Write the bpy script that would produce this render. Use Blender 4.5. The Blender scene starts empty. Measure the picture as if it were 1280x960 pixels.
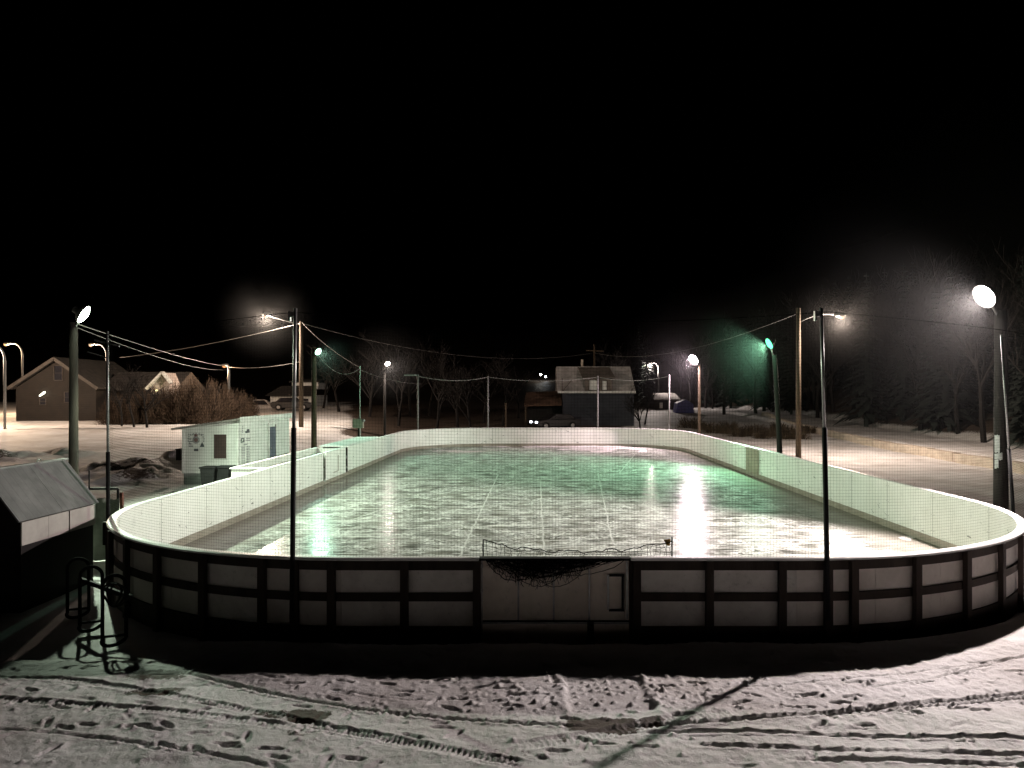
import bpy, math, random
import numpy as np
from mathutils import Vector, Matrix

random.seed(7)
rng = np.random.default_rng(11)
PI = math.pi
sc = bpy.context.scene
col = sc.collection

# ------------------------------------------------------------------ camera model
CX, CY, F, CZ = 670.0, 493.0, 960.0, 3.7      # rink axis, horizon, focal length (px of 1280), eye height


def U(px, py, Y):
    """Point at depth Y that stands where the photograph shows pixel (px, py)."""
    return Vector(((px - CX) / F * Y, Y, CZ - (py - CY) / F * Y))


def X_at(px, Y):
    return (px - CX) / F * Y


def Z_at(py, Y):
    return CZ - (py - CY) / F * Y


# ------------------------------------------------------------------ materials
def new_mat(name):
    m = bpy.data.materials.new(name)
    m.use_nodes = True
    nt = m.node_tree
    nt.nodes.clear()
    return m, nt


def N(nt, kind, **kw):
    n = nt.nodes.new(kind)
    for k, v in kw.items():
        if k in ('operation', 'blend_type', 'data_type', 'noise_dimensions', 'feature', 'attribute_name', 'musgrave_type', 'distance', 'noise_type'):
            setattr(n, k, v)
        else:
            n.inputs[k].default_value = v
    return n


def math_node(nt, op, a, b=None, c=None, clamp=False):
    n = nt.nodes.new('ShaderNodeMath')
    n.operation = op
    n.use_clamp = clamp
    for i, v in enumerate((a, b, c)):
        if v is None:
            continue
        if isinstance(v, (int, float)):
            n.inputs[i].default_value = v
        else:
            nt.links.new(v, n.inputs[i])
    return n.outputs[0]


def mixcol(nt, fac, a, b, mode='MIX'):
    n = nt.nodes.new('ShaderNodeMix')
    n.data_type = 'RGBA'
    n.blend_type = mode
    for sock, v in ((n.inputs[0], fac), (n.inputs[6], a), (n.inputs[7], b)):
        if isinstance(v, (int, float)):
            sock.default_value = v
        elif isinstance(v, (tuple, list)):
            sock.default_value = (*v[:3], 1)
        else:
            nt.links.new(v, sock)
    return n.outputs[2]


def ramp(nt, fac, p0, p1):
    n = nt.nodes.new('ShaderNodeMapRange')
    n.inputs[1].default_value = p0
    n.inputs[2].default_value = p1
    nt.links.new(fac, n.inputs[0])
    return n.outputs[0]


def surface(name, base, dark=None, scale=3.0, rough=0.7, bump=0.0, bscale=30.0, metal=0.0, stretch=(1, 1, 1), spec=0.4, grime=0.0, detail=6.0):
    """Weathered surface: two tones mixed by fractal noise, optional grime near the foot, fine bump."""
    m, nt = new_mat(name)
    out = N(nt, 'ShaderNodeOutputMaterial')
    b = N(nt, 'ShaderNodeBsdfPrincipled')
    b.inputs['Roughness'].default_value = rough
    b.inputs['Metallic'].default_value = metal
    b.inputs['Specular IOR Level'].default_value = spec
    tc = N(nt, 'ShaderNodeTexCoord')
    mp = N(nt, 'ShaderNodeMapping')
    mp.inputs['Scale'].default_value = stretch
    nt.links.new(tc.outputs['Object'], mp.inputs['Vector'])
    no = N(nt, 'ShaderNodeTexNoise', Scale=scale, Detail=detail, Roughness=0.62)
    nt.links.new(mp.outputs[0], no.inputs['Vector'])
    dark = dark or tuple(c * 0.62 for c in base)
    c = mixcol(nt, ramp(nt, no.outputs[0], 0.35, 0.68), dark, base)
    if grime:
        n2 = N(nt, 'ShaderNodeTexNoise', Scale=scale * 4.3, Detail=8.0, Roughness=0.7)
        nt.links.new(mp.outputs[0], n2.inputs['Vector'])
        c = mixcol(nt, math_node(nt, 'MULTIPLY', ramp(nt, n2.outputs[0], 0.56, 0.72), grime), c, tuple(x * 0.3 for x in base))
    nt.links.new(c, b.inputs['Base Color'])
    if bump:
        nb = N(nt, 'ShaderNodeTexNoise', Scale=bscale, Detail=5.0)
        nt.links.new(mp.outputs[0], nb.inputs['Vector'])
        bm = N(nt, 'ShaderNodeBump', Strength=bump, Distance=0.02)
        nt.links.new(nb.outputs[0], bm.inputs['Height'])
        nt.links.new(bm.outputs[0], b.inputs['Normal'])
    nt.links.new(b.outputs[0], out.inputs[0])
    return m


def glow(name, colour, strength):
    m, nt = new_mat(name)
    out = N(nt, 'ShaderNodeOutputMaterial')
    e = N(nt, 'ShaderNodeEmission', Color=(*colour, 1), Strength=strength)
    nt.links.new(e.outputs[0], out.inputs[0])
    return m


def corrugated(name, base, dark, pitch, axis='X', rough=0.55, metal=0.3):
    """Siding or sheet metal with regular ribs as bump, and weathering."""
    m, nt = new_mat(name)
    out = N(nt, 'ShaderNodeOutputMaterial')
    b = N(nt, 'ShaderNodeBsdfPrincipled', Roughness=rough, Metallic=metal)
    tc = N(nt, 'ShaderNodeTexCoord')
    sp = N(nt, 'ShaderNodeSeparateXYZ')
    nt.links.new(tc.outputs['Object'], sp.inputs[0])
    fr = math_node(nt, 'FRACT', math_node(nt, 'DIVIDE', sp.outputs[axis], pitch))
    line = ramp(nt, fr, 0.0, 0.12)
    no = N(nt, 'ShaderNodeTexNoise', Scale=1.7, Detail=7.0, Roughness=0.65)
    nt.links.new(tc.outputs['Object'], no.inputs['Vector'])
    c = mixcol(nt, ramp(nt, no.outputs[0], 0.35, 0.65), dark, base)
    c = mixcol(nt, math_node(nt, 'MULTIPLY', math_node(nt, 'SUBTRACT', 1.0, line), 0.45), c, tuple(x * 0.25 for x in base))
    nt.links.new(c, b.inputs['Base Color'])
    bm = N(nt, 'ShaderNodeBump', Strength=0.6, Distance=0.02)
    nt.links.new(fr, bm.inputs['Height'])
    nt.links.new(bm.outputs[0], b.inputs['Normal'])
    nt.links.new(b.outputs[0], out.inputs[0])
    return m


def snow_material():
    m, nt = new_mat('snow')
    L = nt.links.new
    out = N(nt, 'ShaderNodeOutputMaterial')
    b = N(nt, 'ShaderNodeBsdfPrincipled', Roughness=0.62)
    b.inputs['Specular IOR Level'].default_value = 0.25
    tc = N(nt, 'ShaderNodeTexCoord')
    n1 = N(nt, 'ShaderNodeTexNoise', Scale=0.35, Detail=8.0, Roughness=0.62)
    n2 = N(nt, 'ShaderNodeTexNoise', Scale=9.0, Detail=8.0, Roughness=0.7)
    mp = N(nt, 'ShaderNodeMapping')
    mp.inputs['Scale'].default_value = (0.75, 1.7, 1)
    L(tc.outputs['Object'], mp.inputs['Vector'])
    n3 = N(nt, 'ShaderNodeTexNoise', Scale=0.9, Detail=7.0, Roughness=0.68, Distortion=0.8)
    L(mp.outputs[0], n3.inputs['Vector'])
    L(tc.outputs['Object'], n1.inputs['Vector'])
    L(tc.outputs['Object'], n2.inputs['Vector'])
    c = mixcol(nt, ramp(nt, n1.outputs[0], 0.36, 0.62), (0.54, 0.51, 0.49), (0.80, 0.79, 0.79))
    c = mixcol(nt, math_node(nt, 'MULTIPLY', ramp(nt, n3.outputs[0], 0.5, 0.72), 0.35), c, (0.42, 0.38, 0.35))
    at = N(nt, 'ShaderNodeAttribute', attribute_name='dirt_shade')
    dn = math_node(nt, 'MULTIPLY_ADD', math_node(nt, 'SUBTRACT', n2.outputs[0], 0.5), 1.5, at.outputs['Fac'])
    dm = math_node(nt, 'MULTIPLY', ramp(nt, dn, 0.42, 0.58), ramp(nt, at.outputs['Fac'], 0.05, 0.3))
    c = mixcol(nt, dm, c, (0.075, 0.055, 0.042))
    L(c, b.inputs['Base Color'])
    nb = N(nt, 'ShaderNodeTexNoise', Scale=42.0, Detail=6.0, Roughness=0.7)
    L(tc.outputs['Object'], nb.inputs['Vector'])
    far = N(nt, 'ShaderNodeAttribute', attribute_name='far')
    hgt = math_node(nt, 'ADD', math_node(nt, 'MULTIPLY', nb.outputs[0], 0.014),
                    math_node(nt, 'MULTIPLY', far.outputs['Fac'], math_node(nt, 'MULTIPLY', n3.outputs[0], 0.16)))
    bm = N(nt, 'ShaderNodeBump', Strength=1.0, Distance=1.0)
    L(hgt, bm.inputs['Height'])
    L(bm.outputs[0], b.inputs['Normal'])
    L(b.outputs[0], out.inputs[0])
    return m


def ice_material(lines, circles):
    m, nt = new_mat('skated_ice')
    L = nt.links.new
    out = N(nt, 'ShaderNodeOutputMaterial')
    tc = N(nt, 'ShaderNodeTexCoord')
    P0 = tc.outputs['Object']
    mpa = N(nt, 'ShaderNodeMapping')
    mpa.inputs['Scale'].default_value = (0.95, 1.1, 1.0)
    L(P0, mpa.inputs['Vector'])
    P = mpa.outputs[0]
    warp = N(nt, 'ShaderNodeTexNoise', Scale=0.45, Detail=3.0)
    L(P, warp.inputs['Vector'])
    wv = nt.nodes.new('ShaderNodeVectorMath'); wv.operation = 'MULTIPLY_ADD'
    L(warp.outputs['Color'], wv.inputs[0])
    wv.inputs[1].default_value = (1.5, 1.5, 0)
    L(P, wv.inputs[2])

    def ridge(scale, width, seed, detail=3.5, rough=0.6):
        mp = N(nt, 'ShaderNodeMapping')
        mp.inputs['Location'].default_value = (seed, seed * 1.7, seed * 0.3)
        L(wv.outputs[0], mp.inputs['Vector'])
        no = N(nt, 'ShaderNodeTexNoise', Scale=scale, Detail=detail, Roughness=rough)
        L(mp.outputs[0], no.inputs['Vector'])
        d = math_node(nt, 'ABSOLUTE', math_node(nt, 'SUBTRACT', no.outputs[0], 0.5))
        return ramp(nt, d, width, width * 0.35)

    patch = N(nt, 'ShaderNodeTexNoise', Scale=0.55, Detail=7.0, Roughness=0.66, Distortion=0.6)
    L(P, patch.inputs['Vector'])
    pm = ramp(nt, patch.outputs[0], 0.42, 0.60)
    fine = N(nt, 'ShaderNodeTexNoise', Scale=3.0, Detail=7.0, Roughness=0.68)
    L(P, fine.inputs['Vector'])
    fm = ramp(nt, fine.outputs[0], 0.46, 0.66)
    s = None
    for sc_, wd, seed, amp in ((0.45, 0.016, 3.1, 1.0), (0.62, 0.022, 13.1, 1.0), (0.85, 0.031, 8.7, 1.0), (1.2, 0.040, 21.3, 0.95), (1.7, 0.046, 40.2, 0.9), (2.3, 0.050, 71.3, 0.75)):
        r = math_node(nt, 'MULTIPLY', ridge(sc_, wd, seed), amp)
        s = r if s is None else math_node(nt, 'MAXIMUM', s, r)
    brk = N(nt, 'ShaderNodeTexNoise', Scale=1.3, Detail=3.0)
    L(P, brk.inputs['Vector'])
    s = math_node(nt, 'MULTIPLY', s, ramp(nt, brk.outputs[0], 0.34, 0.58))
    rag = N(nt, 'ShaderNodeTexNoise', Scale=7.0, Detail=6.0, Roughness=0.7)
    L(P0, rag.inputs['Vector'])
    s = math_node(nt, 'MULTIPLY', s, math_node(nt, 'MULTIPLY_ADD', ramp(nt, rag.outputs[0], 0.40, 0.58), 0.75, 0.25))
    for (ang, sx_, sy_, seed, lo, amp) in ((0.12, 0.30, 5.0, 4.0, 0.585, 0.75), (-0.35, 0.35, 6.0, 17.0, 0.60, 0.7), (0.70, 0.30, 5.0, 33.0, 0.60, 0.6), (-0.95, 0.35, 6.5, 51.0, 0.60, 0.55), (1.45, 0.25, 5.0, 68.0, 0.60, 0.5)):
        mp = N(nt, 'ShaderNodeMapping')
        mp.inputs['Rotation'].default_value = (0, 0, ang)
        mp.inputs['Scale'].default_value = (sx_, sy_, 1)
        mp.inputs['Location'].default_value = (seed, seed * 0.7, 0)
        L(wv.outputs[0], mp.inputs['Vector'])
        no = N(nt, 'ShaderNodeTexNoise', Scale=1.0, Detail=3.0, Roughness=0.55)
        L(mp.outputs[0], no.inputs['Vector'])
        s = math_node(nt, 'MAXIMUM', s, math_node(nt, 'MULTIPLY', ramp(nt, no.outputs[0], lo, lo + 0.05), amp))
    sx = N(nt, 'ShaderNodeSeparateXYZ')
    L(P0, sx.inputs[0])
    wob = math_node(nt, 'MULTIPLY', math_node(nt, 'SUBTRACT', brk.outputs[0], 0.5), 0.12)
    ln = None
    for (x0, y0, x1, y1, w) in lines:
        dx, dy = x1 - x0, y1 - y0
        ll = math.hypot(dx, dy); dx /= ll; dy /= ll
        a = math_node(nt, 'MULTIPLY_ADD', sx.outputs[0], dy, -(x0 * dy - y0 * dx))
        d = math_node(nt, 'ABSOLUTE', math_node(nt, 'ADD', math_node(nt, 'MULTIPLY_ADD', sx.outputs[1], -dx, a), wob))
        t = math_node(nt, 'MULTIPLY_ADD', sx.outputs[1], dy, math_node(nt, 'MULTIPLY_ADD', sx.outputs[0], dx, -(x0 * dx + y0 * dy)))
        inside = math_node(nt, 'LESS_THAN', math_node(nt, 'ABSOLUTE', math_node(nt, 'SUBTRACT', t, ll / 2)), ll / 2)
        v = math_node(nt, 'MULTIPLY', ramp(nt, d, w, w * 0.3), inside)
        ln = v if ln is None else math_node(nt, 'MAXIMUM', ln, v)
    for (x0, y0, r0, w) in circles:
        d = math_node(nt, 'SQRT', math_node(nt, 'ADD', math_node(nt, 'POWER', math_node(nt, 'SUBTRACT', sx.outputs[0], x0), 2.0),
                                            math_node(nt, 'POWER', math_node(nt, 'SUBTRACT', sx.outputs[1], y0), 2.0)))
        d = math_node(nt, 'ABSOLUTE', math_node(nt, 'ADD', math_node(nt, 'SUBTRACT', d, r0), wob))
        v = math_node(nt, 'MULTIPLY', ramp(nt, d, w, w * 0.3), 0.6)
        ln = math_node(nt, 'MAXIMUM', ln, v)
    # frost gathers towards the middle, the ice by the boards stays clear
    ex = math_node(nt, 'SUBTRACT', 9.2, math_node(nt, 'ABSOLUTE', math_node(nt, 'SUBTRACT', sx.outputs[0], 0.57)))
    ey = math_node(nt, 'SUBTRACT', 21.8, math_node(nt, 'ABSOLUTE', math_node(nt, 'SUBTRACT', sx.outputs[1], 33.15)))
    ed = math_node(nt, 'MINIMUM', ex, ey)
    edge = ramp(nt, math_node(nt, 'MULTIPLY_ADD', patch.outputs[0], 1.6, ed), 1.3, 2.7)
    frost = math_node(nt, 'MULTIPLY', pm, fm)
    frost = math_node(nt, 'MAXIMUM', math_node(nt, 'MULTIPLY', frost, 0.30), s)
    frost = math_node(nt, 'MULTIPLY', math_node(nt, 'MAXIMUM', frost, math_node(nt, 'MULTIPLY', pm, 0.10)), edge)
    frost = math_node(nt, 'MAXIMUM', frost, math_node(nt, 'MULTIPLY', ln, 0.6), clamp=True)
    mott = N(nt, 'ShaderNodeTexNoise', Scale=0.8, Detail=7.0, Roughness=0.62, Distortion=1.2)
    L(P, mott.inputs['Vector'])
    c = mixcol(nt, ramp(nt, mott.outputs[0], 0.38, 0.60), (0.060, 0.062, 0.050), (0.17, 0.17, 0.142))
    c = mixcol(nt, edge, (0.26, 0.245, 0.21), c)
    c = mixcol(nt, frost, c, (0.74, 0.76, 0.73))
    dif = N(nt, 'ShaderNodeBsdfDiffuse', Roughness=0.5)
    L(c, dif.inputs['Color'])
    gl = N(nt, 'ShaderNodeBsdfGlossy')
    L(math_node(nt, 'MULTIPLY_ADD', frost, 0.25, 0.13), gl.inputs['Roughness'])
    nb = N(nt, 'ShaderNodeTexNoise', Scale=7.0, Detail=4.0, Roughness=0.6)
    L(P, nb.inputs['Vector'])
    bm = N(nt, 'ShaderNodeBump', Strength=0.45, Distance=0.008)
    L(math_node(nt, 'MULTIPLY_ADD', frost, 0.25, nb.outputs[0]), bm.inputs['Height'])
    L(bm.outputs[0], gl.inputs['Normal'])
    L(bm.outputs[0], dif.inputs['Normal'])
    lw = N(nt, 'ShaderNodeLayerWeight', Blend=0.5)
    fr = math_node(nt, 'POWER', lw.outputs['Facing'], 4.0)
    wgt = math_node(nt, 'MULTIPLY', math_node(nt, 'MULTIPLY_ADD', fr, 0.30, 0.02), math_node(nt, 'MULTIPLY_ADD', frost, -0.85, 1.0))
    mx = nt.nodes.new('ShaderNodeMixShader')
    L(wgt, mx.inputs[0]); L(dif.outputs[0], mx.inputs[1]); L(gl.outputs[0], mx.inputs[2])
    L(mx.outputs[0], out.inputs[0])
    return m


M = {}
M['snow'] = snow_material()
M['panel_in'] = surface('board_white', (0.87, 0.87, 0.84), (0.76, 0.76, 0.72), 0.8, 0.42, grime=0.22)
M['panel_out'] = surface('board_back', (0.86, 0.81, 0.76), (0.64, 0.59, 0.54), 1.4, 0.8, grime=0.3)
M['scuff'] = surface('board_scuffs', (0.26, 0.26, 0.25), (0.12, 0.12, 0.115), 3.0, 0.6)
M['panel_out_b'] = surface('board_back_pale', (0.90, 0.87, 0.83), (0.70, 0.66, 0.62), 2.3, 0.8, grime=0.4)
M['panel_out_c'] = surface('board_back_dull', (0.74, 0.69, 0.63), (0.52, 0.47, 0.42), 1.1, 0.8, grime=0.5)
M['gate_skin'] = surface('gate_skin', (0.90, 0.82, 0.73), (0.70, 0.62, 0.53), 1.6, 0.7, grime=0.4)
M['kick'] = surface('kick_plate', (0.34, 0.31, 0.26), (0.24, 0.21, 0.17), 2.2, 0.5, grime=0.3)
M['cap'] = surface('cap_rail', (0.80, 0.80, 0.78), (0.62, 0.62, 0.60), 2.0, 0.4, grime=0.2)
M['timber'] = surface('dark_timber', (0.055, 0.040, 0.032), (0.028, 0.020, 0.016), 5.0, 0.85, 0.4, 60, stretch=(1, 1, 0.2))
M['stain'] = surface('stained_board', (0.34, 0.29, 0.23), (0.22, 0.18, 0.14), 2.5, 0.6, grime=0.4)
M['black'] = surface('black_metal', (0.016, 0.015, 0.016), (0.010, 0.010, 0.010), 8.0, 0.75, spec=0.2)
M['steel'] = surface('galvanised', (0.42, 0.42, 0.42), (0.26, 0.26, 0.26), 9.0, 0.42, metal=0.7)
M['pole_wood'] = surface('pole_wood', (0.13, 0.092, 0.058), (0.045, 0.032, 0.021), 3.5, 0.85, 0.5, 45, stretch=(2.5, 2.5, 0.25), grime=0.5)
M['pole_near'] = surface('pole_brown', (0.036, 0.026, 0.018), (0.012, 0.009, 0.007), 3.0, 0.85, 0.5, 45, stretch=(2.5, 2.5, 0.25))
M['pole_dark'] = surface('pole_tarred', (0.034, 0.029, 0.025), (0.014, 0.012, 0.010), 3.0, 0.85, 0.5, 45, stretch=(2.5, 2.5, 0.25))
M['net'] = surface('net_cord', (0.006, 0.006, 0.006), (0.004, 0.004, 0.004), 20, 1.0, spec=0.0)
M['dull_steel'] = surface('dull_steel', (0.20, 0.20, 0.195), (0.12, 0.12, 0.118), 9.0, 0.6)
M['rope'] = surface('net_rope', (0.30, 0.30, 0.28), (0.2, 0.2, 0.18), 20, 0.9)
M['wire'] = surface('cable', (0.30, 0.29, 0.27), (0.16, 0.15, 0.14), 20, 0.55)
M['white_siding'] = corrugated('white_siding', (0.74, 0.75, 0.72), (0.62, 0.63, 0.60), 0.115, 'Z', 0.55, 0.0)
M['white_paint'] = surface('white_paint', (0.76, 0.77, 0.74), (0.58, 0.58, 0.55), 2.0, 0.55, grime=0.3)
M['grey_paint'] = surface('grey_skirting', (0.22, 0.23, 0.22), (0.14, 0.145, 0.14), 2.0, 0.7, grime=0.4)
M['brown_door'] = surface('brown_shutter', (0.060, 0.034, 0.030), (0.035, 0.02, 0.018), 4.0, 0.6)
M['blue_door'] = surface('slate_door', (0.10, 0.125, 0.16), (0.06, 0.075, 0.10), 3.0, 0.5)
M['ink'] = surface('sign_ink', (0.10, 0.11, 0.12), (0.05, 0.055, 0.06), 30, 0.7)
M['ink_pale'] = surface('sign_ink_faded', (0.36, 0.37, 0.37), (0.22, 0.23, 0.23), 30, 0.7)
M['ink_red'] = surface('sign_ink_red', (0.22, 0.13, 0.12), (0.12, 0.08, 0.08), 30, 0.7)
M['roof_metal'] = corrugated('weathered_metal_roof', (0.25, 0.245, 0.245), (0.15, 0.148, 0.15), 0.19, 'Y', 0.6, 0.15)
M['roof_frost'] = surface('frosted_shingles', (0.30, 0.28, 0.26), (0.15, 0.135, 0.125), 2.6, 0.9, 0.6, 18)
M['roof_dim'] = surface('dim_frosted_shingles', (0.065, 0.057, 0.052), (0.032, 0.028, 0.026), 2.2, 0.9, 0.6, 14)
M['trim_dim'] = surface('shaded_trim', (0.085, 0.072, 0.062), (0.05, 0.044, 0.038), 3.0, 0.8)  # trim darkened in colour because the house front is unlit
M['dormer'] = surface('dormer_cladding', (0.19, 0.16, 0.14), (0.11, 0.092, 0.08), 2.0, 0.8)
M['brown_roof'] = surface('brown_wing_roof', (0.15, 0.085, 0.055), (0.08, 0.046, 0.03), 2.0, 0.9, 0.5, 9)
M['roof_snow'] = surface('snowed_roof', (0.46, 0.43, 0.42), (0.24, 0.22, 0.21), 1.2, 0.9, 0.5, 10)
M['dark_roof'] = surface('dark_shingles', (0.05, 0.045, 0.042), (0.03, 0.027, 0.025), 3, 0.9)
M['ply'] = surface('pale_plywood', (0.50, 0.45, 0.43), (0.38, 0.33, 0.32), 2.2, 0.7, grime=0.2)
M['dark_wall'] = surface('dark_shed_wall', (0.016, 0.014, 0.013), (0.010, 0.009, 0.008), 2.0, 0.85)
M['brown_wall'] = corrugated('brown_house_siding', (0.017, 0.012, 0.008), (0.010, 0.007, 0.005), 0.2, 'Z', 0.8, 0.0)
M['navy_wall'] = corrugated('navy_siding', (0.030, 0.034, 0.046), (0.020, 0.023, 0.032), 0.25, 'Z', 0.75, 0.0)
M['glass_dark'] = surface('dark_glass', (0.03, 0.03, 0.035), (0.02, 0.02, 0.025), 2.0, 0.12, spec=0.6)
M['rust'] = surface('rust_paint', (0.20, 0.07, 0.05), (0.10, 0.035, 0.025), 6, 0.8)
M['mesh_sheet'] = surface('grey_mesh_sheet', (0.33, 0.36, 0.31), (0.20, 0.22, 0.19), 3.0, 0.9, grime=0.4)
M['concrete'] = surface('concrete_block', (0.62, 0.54, 0.45), (0.42, 0.36, 0.295), 1.8, 0.9, 0.4, 25, grime=0.3)
M['bark'] = surface('bare_bark', (0.011, 0.008, 0.007), (0.006, 0.005, 0.004), 6.0, 0.9, stretch=(2, 2, 0.4))
M['twig'] = surface('bare_twigs', (0.011, 0.008, 0.007), (0.007, 0.005, 0.004), 3.0, 0.9)
M['shrub'] = surface('brown_thicket', (0.095, 0.062, 0.040), (0.034, 0.022, 0.014), 1.1, 0.9)
M['needles'] = surface('spruce_needles', (0.020, 0.027, 0.022), (0.009, 0.012, 0.010), 1.2, 0.85)
M['car_white'] = surface('white_car_paint', (0.50, 0.47, 0.46), (0.40, 0.37, 0.36), 3, 0.3, spec=0.6)
M['car_dark'] = surface('dark_car_paint', (0.010, 0.010, 0.012), (0.007, 0.007, 0.008), 3, 0.4, spec=0.6)
M['tyre'] = surface('tyre_rubber', (0.015, 0.015, 0.015), (0.01, 0.01, 0.01), 9, 0.85)
M['blue_tarp'] = surface('blue_tarp', (0.05, 0.06, 0.24), (0.03, 0.035, 0.15), 4, 0.6)
M['box_grey'] = surface('meter_box', (0.46, 0.46, 0.38), (0.32, 0.32, 0.26), 4, 0.6)
M['tag'] = surface('orange_tag', (0.42, 0.24, 0.04), (0.28, 0.15, 0.03), 9, 0.7)
M['paper'] = surface('torn_paper', (0.78, 0.78, 0.78), (0.60, 0.60, 0.60), 9, 0.8)
M['weed'] = surface('dead_weeds', (0.115, 0.085, 0.052), (0.060, 0.042, 0.026), 4, 0.9)
M['housing'] = surface('lamp_housing', (0.30, 0.30, 0.29), (0.18, 0.18, 0.17), 7, 0.5, metal=0.5)


# ------------------------------------------------------------------ mesh builder
class MB:
    def __init__(self):
        self.v, self.f = [], []

    def add(self, vs, fs):
        o = len(self.v)
        self.v += [tuple(p) for p in vs]
        self.f += [tuple(i + o for i in f) for f in fs]
        return self

    def box(self, x0, x1, y0, y1, z0, z1):
        vs = [(x0, y0, z0), (x1, y0, z0), (x1, y1, z0), (x0, y1, z0), (x0, y0, z1), (x1, y0, z1), (x1, y1, z1), (x0, y1, z1)]
        return self.add(vs, [(3, 2, 1, 0), (4, 5, 6, 7), (0, 1, 5, 4), (1, 2, 6, 5), (2, 3, 7, 6), (3, 0, 4, 7)])

    def bar(self, a, b, w, h, up=(0, 0, 1)):
        a, b = Vector(a), Vector(b)
        d = (b - a).normalized()
        s = d.cross(Vector(up))
        if s.length < 1e-4:
            s = d.cross(Vector((1, 0, 0)))
        s = s.normalized()
        u = s.cross(d).normalized()
        vs = []
        for p in (a, b):
            for (i, j) in ((-1, -1), (1, -1), (1, 1), (-1, 1)):
                vs.append(p + s * (i * w / 2) + u * (j * h / 2))
        return self.add(vs, [(3, 2, 1, 0), (4, 5, 6, 7), (0, 1, 5, 4), (1, 2, 6, 5), (2, 3, 7, 6), (3, 0, 4, 7)])

    def tube(self, pts, r, n=8, closed=False, cap=True):
        pts = [Vector(p) for p in pts]
        m = len(pts)
        rs = r if isinstance(r, (list, tuple)) else [r] * m
        prev = None
        vs = []
        for i, p in enumerate(pts):
            if closed:
                d = pts[(i + 1) % m] - pts[i - 1]
            else:
                d = pts[min(i + 1, m - 1)] - pts[max(i - 1, 0)]
            d.normalize()
            if prev is None:
                s = d.cross(Vector((0.13, 0.21, 1)))
                if s.length < 0.15:
                    s = d.cross(Vector((1, 0.1, 0)))
            else:
                s = prev - d * prev.dot(d)
            s.normalize()
            prev = s
            u = d.cross(s)
            for k in range(n):
                a = 2 * PI * k / n
                vs.append(p + (s * math.cos(a) + u * math.sin(a)) * rs[i])
        fs = []
        rng_ = m if closed else m - 1
        for i in range(rng_):
            j = (i + 1) % m
            for k in range(n):
                k2 = (k + 1) % n
                fs.append((i * n + k, i * n + k2, j * n + k2, j * n + k))
        if cap and not closed:
            fs.append(tuple(range(n - 1, -1, -1)))
            fs.append(tuple((m - 1) * n + k for k in range(n)))
        return self.add(vs, fs)

    def lathe(self, origin, axis, prof, n=16, cap0=True, cap1=True):
        """prof: (distance along the axis, radius)."""
        o, ax = Vector(origin), Vector(axis).normalized()
        s = ax.cross(Vector((0, 0, 1)))
        if s.length < 1e-3:
            s = ax.cross(Vector((1, 0, 0)))
        s.normalize()
        u = ax.cross(s)
        vs = []
        for (t, r) in prof:
            for k in range(n):
                a = 2 * PI * k / n
                vs.append(o + ax * t + (s * math.cos(a) + u * math.sin(a)) * r)
        fs = []
        for i in range(len(prof) - 1):
            for k in range(n):
                k2 = (k + 1) % n
                fs.append((i * n + k, i * n + k2, (i + 1) * n + k2, (i + 1) * n + k))
        if cap0:
            fs.append(tuple(range(n - 1, -1, -1)))
        if cap1:
            fs.append(tuple((len(prof) - 1) * n + k for k in range(n)))
        return self.add(vs, fs)

    def prism(self, poly, d):
        """poly: list of 3-D points, extruded by vector d."""
        n = len(poly)
        d = Vector(d)
        vs = [Vector(p) for p in poly] + [Vector(p) + d for p in poly]
        fs = [tuple(range(n - 1, -1, -1)), tuple(range(n, 2 * n))]
        for i in range(n):
            j = (i + 1) % n
            fs.append((i, j, n + j, n + i))
        return self.add(vs, fs)

    def build(self, name, mat, parent=None, smooth=False, bevel=0.0, origin=None):
        me = bpy.data.meshes.new(name)
        if parent is not None:
            base = Vector(parent['_w'])
        elif origin is not None:
            base = Vector(origin)
        else:
            xs = [p[0] for p in self.v]; ys = [p[1] for p in self.v]; zs = [p[2] for p in self.v]
            base = Vector(((min(xs) + max(xs)) / 2, (min(ys) + max(ys)) / 2, min(zs)))
        me.from_pydata([(p[0] - base.x, p[1] - base.y, p[2] - base.z) for p in self.v], [], self.f)
        me.materials.append(mat)
        if smooth:
            me.polygons.foreach_set('use_smooth', [True] * len(me.polygons))
        me.update()
        o = bpy.data.objects.new(name, me)
        col.objects.link(o)
        if parent is not None:
            o.parent = parent
        else:
            o.location = base
        o['_w'] = tuple(base)
        if bevel:
            bv = o.modifiers.new('soft_edges', 'BEVEL')
            bv.width = bevel
            bv.segments = 2
            bv.limit_method = 'ANGLE'
        return o


def tag(o, label=None, cat=None, group=None, kind=None):
    if label: o['label'] = label
    if cat: o['category'] = cat
    if group: o['group'] = group
    if kind: o['kind'] = kind
    return o


def empty(name, loc, label, cat, group=None):
    o = bpy.data.objects.new(name, None)
    col.objects.link(o)
    o.location = loc
    o['_w'] = tuple(loc)
    o.empty_display_size = 0.2
    return tag(o, label, cat, group)


def copy_tree(o, parent=None):
    c = o.copy()
    col.objects.link(c)
    c.parent = parent
    for ch in list(o.children):
        copy_tree(ch, c)
    return c


def lamp(name, loc, colour, watts, radius=0.1, aim=None, cone=165, blend=0.35):
    d = bpy.data.lights.new(name, 'SPOT' if aim else 'POINT')
    d.color = colour
    d.energy = watts
    d.shadow_soft_size = radius
    if aim:
        d.spot_size = math.radians(cone)
        d.spot_blend = blend
    o = bpy.data.objects.new(name, d)
    col.objects.link(o)
    o.location = loc
    if aim:
        o.rotation_euler = Vector(aim).to_track_quat('-Z', 'Y').to_euler()
    return o


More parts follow.
